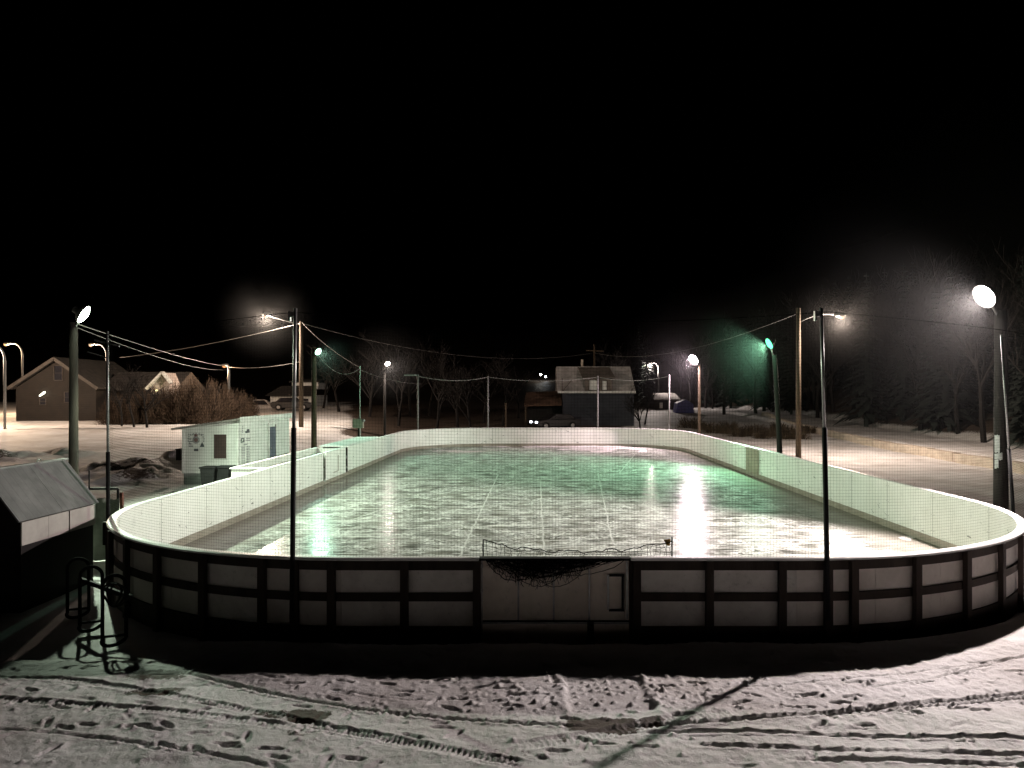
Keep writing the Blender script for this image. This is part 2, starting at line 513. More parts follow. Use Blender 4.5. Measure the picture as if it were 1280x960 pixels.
# ------------------------------------------------------------------ terrain
def vnoise(x, y, scale, seed):
    """Smooth value noise on arrays."""
    r = np.random.default_rng(seed)
    T = r.random((256, 256))
    u, v = x * scale, y * scale
    iu, iv = np.floor(u).astype(int), np.floor(v).astype(int)
    fu, fv = u - iu, v - iv
    fu = fu * fu * (3 - 2 * fu); fv = fv * fv * (3 - 2 * fv)
    a = T[iu % 256, iv % 256]; b = T[(iu + 1) % 256, iv % 256]
    c = T[iu % 256, (iv + 1) % 256]; d = T[(iu + 1) % 256, (iv + 1) % 256]
    return (a * (1 - fu) + b * fu) * (1 - fv) + (c * (1 - fu) + d * fu) * fv - 0.5


def sst(a, b, x):
    t = np.clip((x - a) / (b - a), 0, 1)
    return t * t * (3 - 2 * t)


XL, XR, Y0, Y1, R = -8.66, 9.80, 11.3, 55.0, 6.0      # inner face of the rink boards
G0 = -0.06                                             # yard level; the ice is at 0


def terrain(x, y):
    """Large forms only."""
    z = np.full_like(x, G0)
    z = z + sst(45, 115, y) * 1.55
    z = z + sst(-10.5, -17, x) * sst(27, 66, y) * 0.95
    z = z + sst(130, 340, y) * 30
    # hillside beyond the lane on the right
    z = z + sst(24.3, 24.9, x) * sst(12, 30, y) * (1 - sst(90, 110, y)) * 0.42
    z = z + np.clip(x - 30.5, 0, 200) * 0.34 * sst(5, 40, y)
    # rough heaps of cleared snow left of the shack
    for (cx, cy, rx, ry, h) in ((-19.0, 36.0, 2.2, 2.4, 0.55), (-17.0, 33.2, 1.6, 1.3, 0.45), (-20.8, 32.0, 1.5, 1.2, 0.30), (-17.3, 38.4, 1.5, 1.4, 0.55), (-29.0, 41.0, 2.2, 1.4, 0.45), (-26.5, 43.0, 2.0, 1.2, 0.3)):
        z = z + h * np.exp(-((x - cx) / rx) ** 2 - ((y - cy) / ry) ** 2) * (1 + 1.1 * vnoise(x, y, 1.3, 5) + 0.9 * vnoise(x, y, 2.6, 6))
    # low ridge of ploughed snow along the right boards
    z = z + 0.16 * np.exp(-((x - 11.4) / 0.7) ** 2) * sst(19, 24, y) * (1 - sst(50, 56, y)) * (0.8 + 1.2 * vnoise(x, y, 0.9, 8))
    # low bank left of the boards by the racks
    qx_, qy_ = np.abs(x - (XL + XR) / 2) - ((XR - XL) / 2 - R), np.abs(y - (Y0 + Y1) / 2) - ((Y1 - Y0) / 2 - R)
    d = np.hypot(np.maximum(qx_, 0), np.maximum(qy_, 0)) + np.minimum(np.maximum(qx_, qy_), 0) - R
    lf = sst(-6.5, -3.5, x)
    z = z + 0.26 * sst(0.08, 0.5, d) * (1 - sst(13.5, 17.0, y)) * lf + 0.24 * (1 - sst(9.5, 10.9, y)) * (1 - lf)
    z = z + 0.10 * np.exp(-((x + 7.0) / 1.4) ** 2 - ((y - 10.4) / 0.35) ** 2)
    z = z + 0.09 * vnoise(x, y, 0.22, 1) * sst(7, 14, y) + 0.05 * vnoise(x, y, 0.7, 2) + 0.035 * vnoise(x, y, 1.7, 3) * sst(12, 20, y) * (1 - sst(60, 80, y))
    return z


def ground_z(x, y):
    return float(terrain(np.array([float(x)]), np.array([float(y)]))[0])


def make_ground():
    def axis(parts):
        a = [parts[0][0]]
        for (p0, p1, n, g) in parts:
            t = np.linspace(0, 1, n + 1)[1:]
            t = t ** g if g > 0 else 1 - (1 - t) ** (-g)
            a += list(p0 + (p1 - p0) * t)
        return np.array(a)
    xs = axis([(-260, -40, 50, -2.2), (-40, -8.6, 170, 1), (-8.6, 9.6, 1010, 1), (9.6, 40, 170, 1), (40, 260, 50, 2.2)])
    ys = axis([(-30, 6.6, 40, -1.5), (6.6, 11.1, 215, 1), (11.1, 60, 210, 1.25), (60, 420, 90, 1.9)])
    X, Y = np.meshgrid(xs, ys, indexing='ij')
    Z = terrain(X, Y)
    dirt_shade = np.zeros_like(X)
    fx0, fx1 = np.searchsorted(xs, -8.6), np.searchsorted(xs, 9.6)
    fy0, fy1 = np.searchsorted(ys, 6.6), np.searchsorted(ys, 11.1)
    fs = (slice(fx0, fx1 + 1), slice(fy0, fy1 + 1))
    x, y = X[fs], Y[fs]
    h = np.zeros_like(x)
    fade = sst(-8.6, -8.2, x) * (1 - sst(9.2, 9.6, x)) * sst(6.6, 6.8, y) * (1 - sst(10.9, 11.1, y))
    # settled, crusty surface
    h += 0.018 * vnoise(x, y, 1.3, 21) + 0.016 * vnoise(x, y, 3.7, 22) + 0.015 * vnoise(x, y, 9, 23) + 0.012 * vnoise(x, y, 23, 24)
    h += 0.03 * np.clip(vnoise(x * 0.35, y, 2.4, 26), 0, 1)

    def rut(pts, w, depth, tread=0.0, berm=0.6):
        nonlocal h
        pts = np.array(pts, float)
        # smooth the path
        t = np.linspace(0, len(pts) - 1, 90)
        px = np.interp(t, np.arange(len(pts)), pts[:, 0]); py = np.interp(t, np.arange(len(pts)), pts[:, 1])
        k = np.ones(13) / 13
        px = np.convolve(np.pad(px, 6, 'edge'), k, 'valid'); py = np.convolve(np.pad(py, 6, 'edge'), k, 'valid')
        best = np.full(x.shape, 1e9); along = np.zeros_like(x); side = np.zeros_like(x)
        s0 = 0.0
        for i in range(len(px) - 1):
            ax, ay, bx, by = px[i], py[i], px[i + 1], py[i + 1]
            L_ = math.hypot(bx - ax, by - ay) + 1e-9
            ux, uy = (bx - ax) / L_, (by - ay) / L_
            xm, ym = (ax + bx) / 2, (ay + by) / 2
            msk = (np.abs(x - xm) < L_ + w * 2) & (np.abs(y - ym) < L_ + w * 2)
            if not msk.any():
                s0 += L_
                continue
            rx, ry = x[msk] - ax, y[msk] - ay
            tt = np.clip(rx * ux + ry * uy, 0, L_)
            sd = rx * -uy + ry * ux
            d = np.hypot(rx - tt * ux, ry - tt * uy)
            bb = best[msk]
            up = d < bb
            bb[up] = d[up]; best[msk] = bb
            al = along[msk]; al[up] = s0 + tt[up]; along[msk] = al
            s_ = side[msk]; s_[up] = sd[up]; side[msk] = s_
            s0 += L_
        e = best / (w / 2)
        depth = depth * 0.62
        tread = tread * 0.7
        prof = -depth * (1 - sst(0.72, 1.0, e)) + depth * berm * np.exp(-((e - 1.22) / 0.2) ** 2)
        endf = sst(0, 0.5, along) * (1 - sst(s0 - 0.5, s0, along))
        mod = 0.55 + 0.9 * (vnoise(along, side * 0, 0.9, int(depth * 1e4) + int(w * 1000)) + 0.5)
        h += np.where(best < w * 1.4, prof, 0) * endf * mod
        if tread:
            tr = np.sin(2 * PI * (along / 0.062 + np.abs(side) * 4.0))
            h += np.where(e < 0.85, tread * np.sign(tr) * np.minimum(1, np.abs(tr) * 2), 0) * endf

    def XY(px_, py_):                   # image point -> yard point
        yy = (CZ - G0 - 0.24) * F / (py_ - CY)
        return ((px_ - CX) / F * yy, yy)

    def off(pts, d):
        return [(a, b + d) for a, b in pts]
    # two vehicles came in from the left and turned towards the gate; another passed along the front
    t1 = [XY(-60, 838), XY(110, 852), XY(330, 893), XY(520, 930), XY(700, 968)]
    rut(t1, 0.15, 0.026, 0.007)
    t2 = [XY(-60, 868), XY(150, 886), XY(400, 912), XY(560, 940), XY(690, 975)]
    rut(t2, 0.16, 0.022, 0.007)
    t3 = [XY(-80, 905), XY(110, 920), XY(300, 950), XY(420, 985)]
    rut(t3, 0.08, 0.034, 0.0)
    t4 = [XY(215, 838), XY(330, 868), XY(470, 890), XY(620, 903), XY(760, 912)]
    rut(t4, 0.085, 0.045, 0.0, 0.7)
    t5 = [XY(760, 918), XY(900, 917), XY(1080, 922), XY(1340, 928)]
    rut(t5, 0.085, 0.045, 0.0, 0.7)
    t6 = [XY(840, 932), XY(1000, 938), XY(1180, 943), XY(1380, 950)]
    rut(t6, 0.11, 0.036, 0.0)
    t7 = [XY(960, 952), XY(1100, 951), XY(1240, 957), XY(1400, 968)]
    rut(t7, 0.09, 0.040, 0.0)
    t8 = [XY(760, 912), XY(900, 905), XY(1050, 893), XY(1180, 880), XY(1340, 862)]
    rut(t8, 0.10, 0.035)
    t9 = [XY(870, 862), XY(1060, 850), XY(1240, 828), XY(1330, 815)]
    rut(t9, 0.07, 0.022)
    rut([XY(1060, 866), XY(1160, 850), XY(1290, 818)], 0.06, 0.022)
    rut([XY(1010, 900), XY(1150, 888), XY(1340, 868)], 0.07, 0.028)
    rut([XY(620, 940), XY(720, 925), XY(830, 905), XY(960, 890)], 0.22, 0.016, 0.007)
    rut([XY(380, 858), XY(520, 876), XY(700, 869), XY(900, 855)], 0.07, 0.018)

    def foot(cx, cy, ang, depth=0.045, ln=0.27, wd=0.088):
        nonlocal h
        depth = depth * 0.62
        msk = (np.abs(x - cx) < 0.45) & (np.abs(y - cy) < 0.45)
        if not msk.any():
            return
        ca, sa = math.cos(ang), math.sin(ang)
        rx, ry = x[msk] - cx, y[msk] - cy
        a = rx * ca + ry * sa; b = -rx * sa + ry * ca
        waist = 1 - 0.22 * np.exp(-((a + 0.02) / 0.05) ** 2)
        e = np.sqrt((a / (ln / 2)) ** 2 + (b / (wd / 2 * waist)) ** 2)
        p = -depth * (1 - sst(0.75, 1.08, e)) + depth * 0.24 * np.exp(-((e - 1.3) / 0.22) ** 2) * (0.6 + 0.8 * (a > 0))
        h[msk] += p

    def trail(p0, p1, wob=0.25):
        (x0, y0), (x1, y1) = p0, p1
        L_ = math.hypot(x1 - x0, y1 - y0)
        n = max(2, int(L_ / 0.62))
        ang = math.atan2(y1 - y0, x1 - x0)
        for i in range(n + 1):
            t = i / n
            s = 0.11 if i % 2 else -0.11
            foot(x0 + (x1 - x0) * t - math.sin(ang) * s + random.uniform(-.06, .06), y0 + (y1 - y0) * t + math.cos(ang) * s + random.uniform(-.05, .05),
                 ang + random.uniform(-wob, wob) + (0.12 if i % 2 else -0.12), random.uniform(0.03, 0.055))
    for a, b in (((215, 840), (470, 845)), ((300, 856), (640, 872)), ((350, 846), (700, 858)), ((420, 870), (720, 892)), ((0, 880), (330, 945)),
                 ((90, 905), (360, 950)), ((640, 848), (900, 868)), ((800, 846), (1010, 876)), ((850, 890), (1150, 874)), ((980, 880), (1290, 900)),
                 ((560, 905), (760, 925)), ((1010, 868), (1260, 835)), ((200, 930), (520, 960)), ((620, 880), (480, 960)), ((1100, 860), (1000, 945)),
                 ((-20, 855), (210, 905)), ((700, 935), (930, 950)), ((430, 848), (560, 843)), ((1080, 905), (1290, 880))):
        trail(XY(*a), XY(*b))
    for _ in range(130):
        foot(random.uniform(-7.5, 8.6), random.uniform(7.0, 10.6), random.uniform(0, 2 * PI), random.uniform(0.015, 0.04))
    # scraped square by the gate and the bare patches beside it
    qx, qy = XY(758, 868)
    inner = (1 - sst(0.42, 0.52, np.abs(x - qx + (y - qy) * 0.05))) * (1 - sst(0.45, 0.6, np.abs(y - qy)))
    h = h * (1 - 0.75 * inner) - 0.02 * inner
    edge = np.exp(-((np.abs(x - qx + (y - qy) * 0.05) - 0.52) / 0.05) ** 2) * (np.abs(y - qy) < 0.65)
    h += 0.03 * edge * (0.6 + 1.2 * vnoise(x, y, 9, 31))
    # crumbled clods
    for _ in range(900):
        if random.random() < 0.45:
            cx, cy = random.gauss(qx, 1.4), random.gauss(qy, 0.5)
        else:
            cx, cy = random.uniform(-8, 9), random.uniform(6.9, 10.7)
        r_ = random.uniform(0.012, 0.04)
        msk = (np.abs(x - cx) < 0.12) & (np.abs(y - cy) < 0.12)
        h[msk] += r_ * 0.75 * np.exp(-((x[msk] - cx) ** 2 + (y[msk] - cy) ** 2) / (r_ * 0.75) ** 2)
    Z[fs] = Z[fs] + h * fade
    d = np.zeros_like(x)
    for (px_, py_, rx, ry, a) in ((752, 908, 0.42, 0.20, 1.0), (815, 905, 0.18, 0.12, 0.7), (385, 895, 0.25, 0.17, 1.0), (340, 893, 0.3, 0.12, 0.55), (195, 845, 0.45, 0.22, 0.75),
                                  (190, 866, 0.42, 0.14, 0.75), (370, 918, 0.2, 0.1, 0.5), (640, 945, 0.3, 0.2, 0.4), (690, 925, 0.4, 0.16, 0.35), (30, 790, .6, .3, .35)):
        cx, cy = XY(px_, py_)
        d = np.maximum(d, a * np.exp(-((x - cx) / rx) ** 4 - ((y - cy) / ry) ** 4))
    dirt_shade[fs] = d
    # dirt on the heaps and along the boards
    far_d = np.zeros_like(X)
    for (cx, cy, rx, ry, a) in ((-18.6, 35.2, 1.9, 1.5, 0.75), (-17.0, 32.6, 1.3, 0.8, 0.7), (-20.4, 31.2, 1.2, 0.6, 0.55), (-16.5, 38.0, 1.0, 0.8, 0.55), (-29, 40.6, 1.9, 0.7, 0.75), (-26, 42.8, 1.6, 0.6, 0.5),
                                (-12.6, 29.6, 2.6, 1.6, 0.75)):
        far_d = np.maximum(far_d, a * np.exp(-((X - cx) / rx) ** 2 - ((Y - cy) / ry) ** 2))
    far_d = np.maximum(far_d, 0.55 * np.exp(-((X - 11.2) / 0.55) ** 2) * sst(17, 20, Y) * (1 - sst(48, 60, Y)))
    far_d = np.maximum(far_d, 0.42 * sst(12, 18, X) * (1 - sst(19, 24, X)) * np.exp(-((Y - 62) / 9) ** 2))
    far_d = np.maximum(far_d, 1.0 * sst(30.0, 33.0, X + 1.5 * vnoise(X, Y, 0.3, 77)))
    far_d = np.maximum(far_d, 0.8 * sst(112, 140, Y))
    far_d = np.maximum(far_d, 0.9 * sst(-0.265, -0.225, X / np.maximum(Y, 1) + 0.03 * vnoise(X, Y, 0.2, 61)) * (1 - sst(0.10, 0.13, X / np.maximum(Y, 1))) * sst(56.5, 58.5, Y))  # ground behind the far boards darkened in colour for shade and brush
    dirt_shade = np.maximum(dirt_shade, far_d)
    nx, ny = X.shape
    me = bpy.data.meshes.new('ground')
    co = np.stack([X, Y, Z], -1).reshape(-1, 3)
    idx = np.arange(nx * ny).reshape(nx, ny)
    q = np.stack([idx[:-1, :-1], idx[1:, :-1], idx[1:, 1:], idx[:-1, 1:]], -1).reshape(-1, 4)
    me.vertices.add(len(co)); me.vertices.foreach_set('co', co.ravel())
    me.loops.add(q.size); me.loops.foreach_set('vertex_index', q.ravel().astype(np.int32))
    me.polygons.add(len(q))
    me.polygons.foreach_set('loop_start', (np.arange(len(q)) * 4).astype(np.int32))
    me.polygons.foreach_set('loop_total', np.full(len(q), 4, np.int32))
    me.update(calc_edges=True)
    me.polygons.foreach_set('use_smooth', np.ones(len(q), bool))
    a = me.attributes.new('dirt_shade', 'FLOAT', 'POINT'); a.data.foreach_set('value', dirt_shade.ravel().astype(np.float32))
    fa = np.clip((Y - 11) / 4, 0, 1) + np.clip((np.abs(X) - 9) / 2, 0, 1)
    a = me.attributes.new('far', 'FLOAT', 'POINT'); a.data.foreach_set('value', np.clip(fa, 0, 1).ravel().astype(np.float32))
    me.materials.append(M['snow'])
    o = bpy.data.objects.new('ground', me)
    col.objects.link(o)
    tag(o, kind='structure')


make_ground()


# ------------------------------------------------------------------ the rink
LN = (XR - XL) - 2 * R
LS = (Y1 - Y0) - 2 * R
LA = PI / 2 * R
LT = 2 * LN + 2 * LS + 4 * LA


def rim(s):
    """Point and outward normal of the boards' inner face; s runs anticlockwise from the near-left tangent point."""
    s = s % LT
    segs = [('l', (XL + R, Y0), (1, 0), LN), ('a', (XR - R, Y0 + R), -PI / 2, LA), ('l', (XR, Y0 + R), (0, 1), LS), ('a', (XR - R, Y1 - R), 0, LA),
            ('l', (XR - R, Y1), (-1, 0), LN), ('a', (XL + R, Y1 - R), PI / 2, LA), ('l', (XL, Y1 - R), (0, -1), LS), ('a', (XL + R, Y0 + R), PI, LA)]
    for k, a, b, L_ in segs:
        if s <= L_ + 1e-9:
            if k == 'l':
                return a[0] + b[0] * s, a[1] + b[1] * s, b[1], -b[0]
            t = b + s / R
            return a[0] + R * math.cos(t), a[1] + R * math.sin(t), math.cos(t), math.sin(t)
        s -= L_
    return a[0], a[1], 0, -1


def sweep(mb, s0, s1, prof, step=0.35):
    """Extrude a closed profile [(outward offset, z), ...] along the rim from s0 to s1."""
    n = max(1, int((s1 - s0) / step))
    k = len(prof)
    vs, fs = [], []
    for i in range(n + 1):
        px, py, nx, ny = rim(s0 + (s1 - s0) * i / n)
        for (o, z) in prof:
            vs.append((px + nx * o, py + ny * o, z))
    for i in range(n):
        for j in range(k):
            j2 = (j + 1) % k
            fs.append((i * k + j, i * k + j2, (i + 1) * k + j2, (i + 1) * k + j))
    fs.append(tuple(range(k - 1, -1, -1)))
    fs.append(tuple(n * k + j for j in range(k)))
    mb.add(vs, fs)


def rect(o0, o1, z0, z1):
    return [(o0, z0), (o1, z0), (o1, z1), (o0, z1)]


sY = lambda y: LN + LA + LS + LA + LN + LA + (Y1 - R - y)      # s on the left side
sR = lambda y: LN + LA + (y - Y0 - R)                         # s on the right side
sN = lambda x_: x_ - (XL + R)                                 # s on the near side
GA, GB = sN(-0.83), sN(1.38)                                  # big gate
D0, D1, D2, D3 = sY(35.35), sY(34.95), sY(31.65), sY(31.25)   # players' gate and its two gaps

ice_m = ice_material(
    [(-1.75, 17.2, -1.75, 35.5, 0.05), (0.18, 17.5, 0.18, 33.0, 0.045), (1.9, 19, 2.9, 36, 0.045), (3.9, 36, 6.2, 48, 0.05), (-6.3, 18.5, -4.5, 27.0, 0.05), (-2.0, 26, 5.5, 21, 0.03), (2.0, 17.5, 3.6, 17.8, 0.04)],
    [(1.35, 18.6, 1.0, 0.05), (-5.8, 19.6, 0.8, 0.04), (0.7, 33, 3.0, 0.03)])
mb = MB()
pts = [rim(LT * i / 220) for i in range(220)]
mb.add([(p[0] + p[2] * 0.004, p[1] + p[3] * 0.004, 0.0) for p in pts], [tuple(range(220))])
ice = mb.build('ice', ice_m, origin=(0, 0, 0))
tag(ice, kind='structure')

boards = empty('rink_boards', (0.68, Y0, G0), 'white hockey rink boards with dark timber framing around the ice', 'rink boards')
spans = [(GB + 0.006, D0), (D3, LT + GA - 0.006)]
mb = MB()
for a, b in spans: sweep(mb, a, b, rect(0.0, 0.010, 0.0, 1.275))
n_clean = len(mb.f)
for a, b in spans:                       # sheet joints, black puck marks and scuffs are part of the same skin
    s_ = a + 1.3
    while s_ < b - 1:
        sweep(mb, s_, s_ + 0.012, rect(-0.0035, -0.001, 0.19, 1.27))
        for z_ in (0.32, 0.72, 1.15):
            for d_ in (-0.06, 0.07):
                sweep(mb, s_ + d_, s_ + d_ + 0.018, rect(-0.0045, -0.001, z_, z_ + 0.018))
        s_ += 2.44
    for k in range(int((b - a) * 1.6)):
        p_ = random.uniform(a + 0.2, b - 0.4); z_ = 0.2 + 0.9 * random.random() ** 1.6
        l_ = random.uniform(0.03, 0.22); h_ = random.uniform(0.008, 0.03)
        sl_ = random.uniform(-0.05, 0.12)
        for q in range(3):
            sweep(mb, p_ + l_ * q / 3, p_ + l_ * (q + 1) / 3, rect(-0.003, -0.001, z_ + sl_ * q / 3, z_ + sl_ * q / 3 + h_))
ip = mb.build('inner_panel', M['panel_in'], boards)
ip.data.materials.append(M['scuff'])
for i_ in range(n_clean, len(mb.f)):
    ip.data.polygons[i_].material_index = 1
mb = MB()
tone = []
for a, b in spans:
    s_ = a
    while s_ < b - 0.01:
        e_ = min(s_ + random.choice([0.61, 1.22, 2.44, 2.44]), b)
        k_ = len(mb.f)
        sweep(mb, s_ + 0.002, e_ - 0.002, rect(0.012, 0.022, G0 + 0.02, 1.275))
        tone += [random.choice([0, 0, 1, 2])] * (len(mb.f) - k_)
        s_ = e_
op = mb.build('outer_panel', M['panel_out'], boards)
op.data.materials.append(M['panel_out_b']); op.data.materials.append(M['panel_out_c'])
op.data.polygons.foreach_set('material_index', tone)
mb = MB()
for a, b in spans: sweep(mb, a, b, rect(-0.014, -0.002, -0.01, 0.185))
mb.build('kick_plate', M['kick'], boards)
mb = MB()
for a, b in spans: sweep(mb, a, b, [(-0.035, 1.277), (0.125, 1.277), (0.125, 1.305), (0.10, 1.318), (-0.015, 1.318), (-0.035, 1.305)])
mb.build('cap_rail', M['cap'], boards)
for nm, z0, z1 in (('top_rail', 1.125, 1.275), ('middle_rail', 0.670, 0.790), ('bottom_rail', G0, 0.30)):
    mb = MB()
    for a, b in spans: sweep(mb, a, b, rect(0.024, 0.062, z0, z1))
    mb.build(nm, M['timber'], boards)
# posts: the ones of the near end and the corners
post_s = []
s = GA - 0.03
while s > GA - 15.5:
    post_s.append(s); s -= 1.06
s = GB + 0.09
while s < GB + 16.5:
    post_s.append(s); s += 1.06
post_s += [sN(-3.53), sN(4.26)]
for s in post_s:
    px, py, nx, ny = rim(s)
    p = Vector((px + nx * 0.105, py + ny * 0.105, 0))
    mb = MB().bar(p + Vector((0, 0, G0 - 0.1)), p + Vector((0, 0, 1.272)), 0.115, 0.085, up=(nx, ny, 0))
    mb.build('post', M['timber'], boards, bevel=0.006)
# stained door panel in the right-hand boards
mb = MB(); sweep(mb, sR(33.7), sR(35.8), rect(-0.022, -0.016, 0.13, 1.23))
tag(mb.build('door_panel', M['stain'], boards), 'brown stained door panel in the white boards')
# scuffs and tags on the inner faces
# big gate
gate = MB()
sweep(gate, GA, GB, rect(0.004, 0.026, G0, 1.272))
gate = gate.build('gate', M['gate_skin'], boards)
mb = MB(); sweep(mb, GA, GB, [(-0.03, 1.276), (0.11, 1.276), (0.11, 1.312), (-0.03, 1.312)]); mb.build('cap', M['black'], gate)
mb = MB(); sweep(mb, GA, GB, rect(0.029, 0.05, 0.335, 0.36)); mb.build('lower_bar', M['steel'], gate)
mb = MB(); sweep(mb, GA, GB, rect(0.029, 0.044, 0.365, 0.385)); mb.build('dark_strip', M['black'], gate)  # black strip running just above the lower bar
for xx, z0, z1, w in ((X_at(602, 11.25), 0.17, 1.26, 0.030), (X_at(783.5, 11.25), 0.42, 1.26, 0.028), (X_at(648, 11.25), 0.40, 1.20, 0.026), (X_at(692, 11.25), 0.40, 1.20, 0.026), (X_at(736.5, 11.25), 0.40, 1.20, 0.028),
                      (X_at(760, 11.25), 0.55, 1.06, 0.03)):
    MB().box(xx - w / 2, xx + w / 2, 11.22, 11.25, z0, z1).build('stanchion', M['steel'], gate)
mb = MB()
xa, xb = X_at(761, 11.25), X_at(780, 11.25)
for (p, q) in (((xa, 1.05), (xb, 1.05)), ((xa, 0.54), (xb, 0.54)), ((xb - 0.02, 0.55), (xb - 0.02, 1.04))):
    mb.bar((p[0], 11.244, p[1]), (q[0], 11.244, q[1]), 0.03, 0.03)
mb.build('hatch_frame', M['black'], gate)
mb = MB()
mb.box(X_at(734, 11.2), X_at(742, 11.2), 11.14, 11.2, 0.10, 0.38)
mb.box(X_at(732, 11.2), X_at(743, 11.2), 11.10, 11.21, 0.08, 0.13)
mb.build('drop_bolt', M['black'], gate)
for z in (1.2, 0.84):
    MB().box(X_at(592, 11.2), X_at(604, 11.2), 11.17, 11.2, z - 0.02, z + 0.02).build('hinge', M['steel'], gate)
for s_ in (GA - 0.035, GB - 0.015):  # strips added to stop lamplight leaking through at the gate edges
    mb = MB(); sweep(mb, s_, s_ + 0.05, rect(0.028, 0.058, G0, 1.27)); mb.build('light_stop', M['timber'], boards)
# players' gate in the left boards
pg = MB(); sweep(pg, D1, D2, rect(0.0, 0.022, 0.12, 1.272)); pg = pg.build('players_gate', M['panel_in'], boards)
mb = MB(); sweep(mb, D1, D2, [(-0.035, 1.277), (0.125, 1.277), (0.125, 1.316), (-0.035, 1.316)]); mb.build('cap', M['cap'], pg)
mb = MB()
for (y, z0, z1) in ((33.6, 0.35, 1.05), (32.9, 0.35, 0.38)):
    mb.box(XL + 0.004 - 0.002, XL + 0.018, y - 0.03, y + 0.03 if z1 > 0.5 else y + 0.7, z0, z1)
mb.build('latch_frame', M['kick'], pg)
mb = MB(); sweep(mb, D0, D3, rect(-0.01, 0.03, -0.01, 0.15)); mb.build('threshold', M['kick'], boards)
for yy in (35.15, 31.45):
    MB().box(XL - 0.13, XL - 0.05, yy - 0.05, yy + 0.05, 0.16, 1.27).build('gate_post', M['timber'], boards)
MB().box(XL - 0.05, XL + 0.03, 35.0, 35.12, 0.78, 0.9).build('latch', M['steel'], boards)

# ------------------------------------------------------------------ protective netting
TOPZ = 4.96


def net_pole(s, label, lean=(0, 0), base_z=1.32, off=0.14, h=TOPZ, bracket=True, thick=1.0, group=None):
    px, py, nx, ny = rim(s)
    b = Vector((px + nx * off, py + ny * off, base_z))
    root = empty('net_pole', b, label, 'net pole', group)
    t = Vector((b.x + lean[0], b.y + lean[1], h))
    m_ = b.lerp(t, 0.52)
    MB().tube([Vector((b.x, b.y, base_z - 0.9 if base_z > 1 else base_z)), m_], 0.038 * thick, 10).build('sleeve', M['black'], root, True)
    MB().tube([m_ - Vector((0, 0, 0.02)), t], 0.025 * thick, 10).build('pipe', M['steel'], root, True)
    if bracket:
        mb = MB().box(t.x - 0.09, t.x + 0.012, t.y - 0.02, t.y + 0.02, h - 0.13, h - 0.05)
        mb.box(t.x - 0.10, t.x - 0.07, t.y - 0.03, t.y + 0.03, h - 0.19, h - 0.05)
        mb.build('pulley', M['steel'], root)
    return root


sLa, sLb = sN(-3.55), sN(4.24)
s_left = -R * 1.25            # on the near-left corner
s_right = LN + R * 1.40
net_pole(sLa, 'slim net pole rising from the near boards left of the gate', (0.05, 0))
net_pole(sLb, 'slim net pole rising from the near boards right of the gate', (-0.10, 0))
p = net_pole(s_left, 'slim dark net pole outside the left corner, beside the small shed', (-0.02, 0), base_z=G0, off=0.20, bracket=False)
b = Vector(p['_w'])
MB().box(b.x - 0.075, b.x + 0.075, b.y - 0.075, b.y + 0.075, 0.70, 1.16).build('bracket', M['black'], p)
mb = MB().bar((b.x - 0.28, b.y, TOPZ - 0.18), (b.x + 0.22, b.y, TOPZ - 0.30), 0.03, 0.03)
mb.build('top_arm', M['steel'], p)
MB().bar((b.x - 0.42, b.y, 4.55), (b.x, b.y, 4.42), 0.02, 0.02).build('side_arm', M['steel'], p)
net_pole(s_right, 'slim net pole outside the right corner of the boards, beside the thick lamp pole', (-0.34, 0), base_z=G0, off=0.45, bracket=False)


def end_net(s0, s1, name, label, z0=1.33, z1=TOPZ - 0.06, pitch=0.046, w=0.0021, off=0.12):
    mb = MB()
    n = int((s1 - s0) / pitch)
    segs = 90
    P = lambda s_, z: (lambda r_: (r_[0] + r_[2] * off, r_[1] + r_[3] * off, z))(rim(s_))
    poles = [s0, sLa, sLb, s1]

    def sag(s_):
        for a, b_ in zip(poles[:-1], poles[1:]):
            if a <= s_ <= b_:
                t = (s_ - a) / (b_ - a)
                return 0.16 * 4 * t * (1 - t)
        return 0
    for i in range(n + 1):
        s_ = s0 + (s1 - s0) * i / n
        top = z1 - sag(s_)
        a, b_ = P(s_ - w / 2, z0), P(s_ + w / 2, z0)
        c, d = P(s_ + w / 2, top), P(s_ - w / 2, top)
        mb.add([a, b_, c, d], [(0, 1, 2, 3)])
    m = int((z1 - z0) / pitch)
    for j in range(m + 1):
        vs, fs = [], []
        for i in range(segs + 1):
            s_ = s0 + (s1 - s0) * i / segs
            z = z0 + (z1 - sag(s_) - z0) * j / m
            x_, y_, _ = P(s_, z)
            vs += [(x_, y_, z - w / 2), (x_, y_, z + w / 2)]
        for i in range(segs):
            fs.append((2 * i, 2 * i + 2, 2 * i + 3, 2 * i + 1))
        mb.add(vs, fs)
    o = mb.build(name, M['net'])
    tag(o, label, 'netting')
    mb = MB().tube([P(s0 + (s1 - s0) * i / segs, z1 - sag(s0 + (s1 - s0) * i / segs) + 0.004) for i in range(segs + 1)], 0.004, 5)
    mb.build('edge_rope', M['net'], o)


end_net(s_left, s_right, 'safety_net', 'fine square protective netting hung between the near poles above the boards')

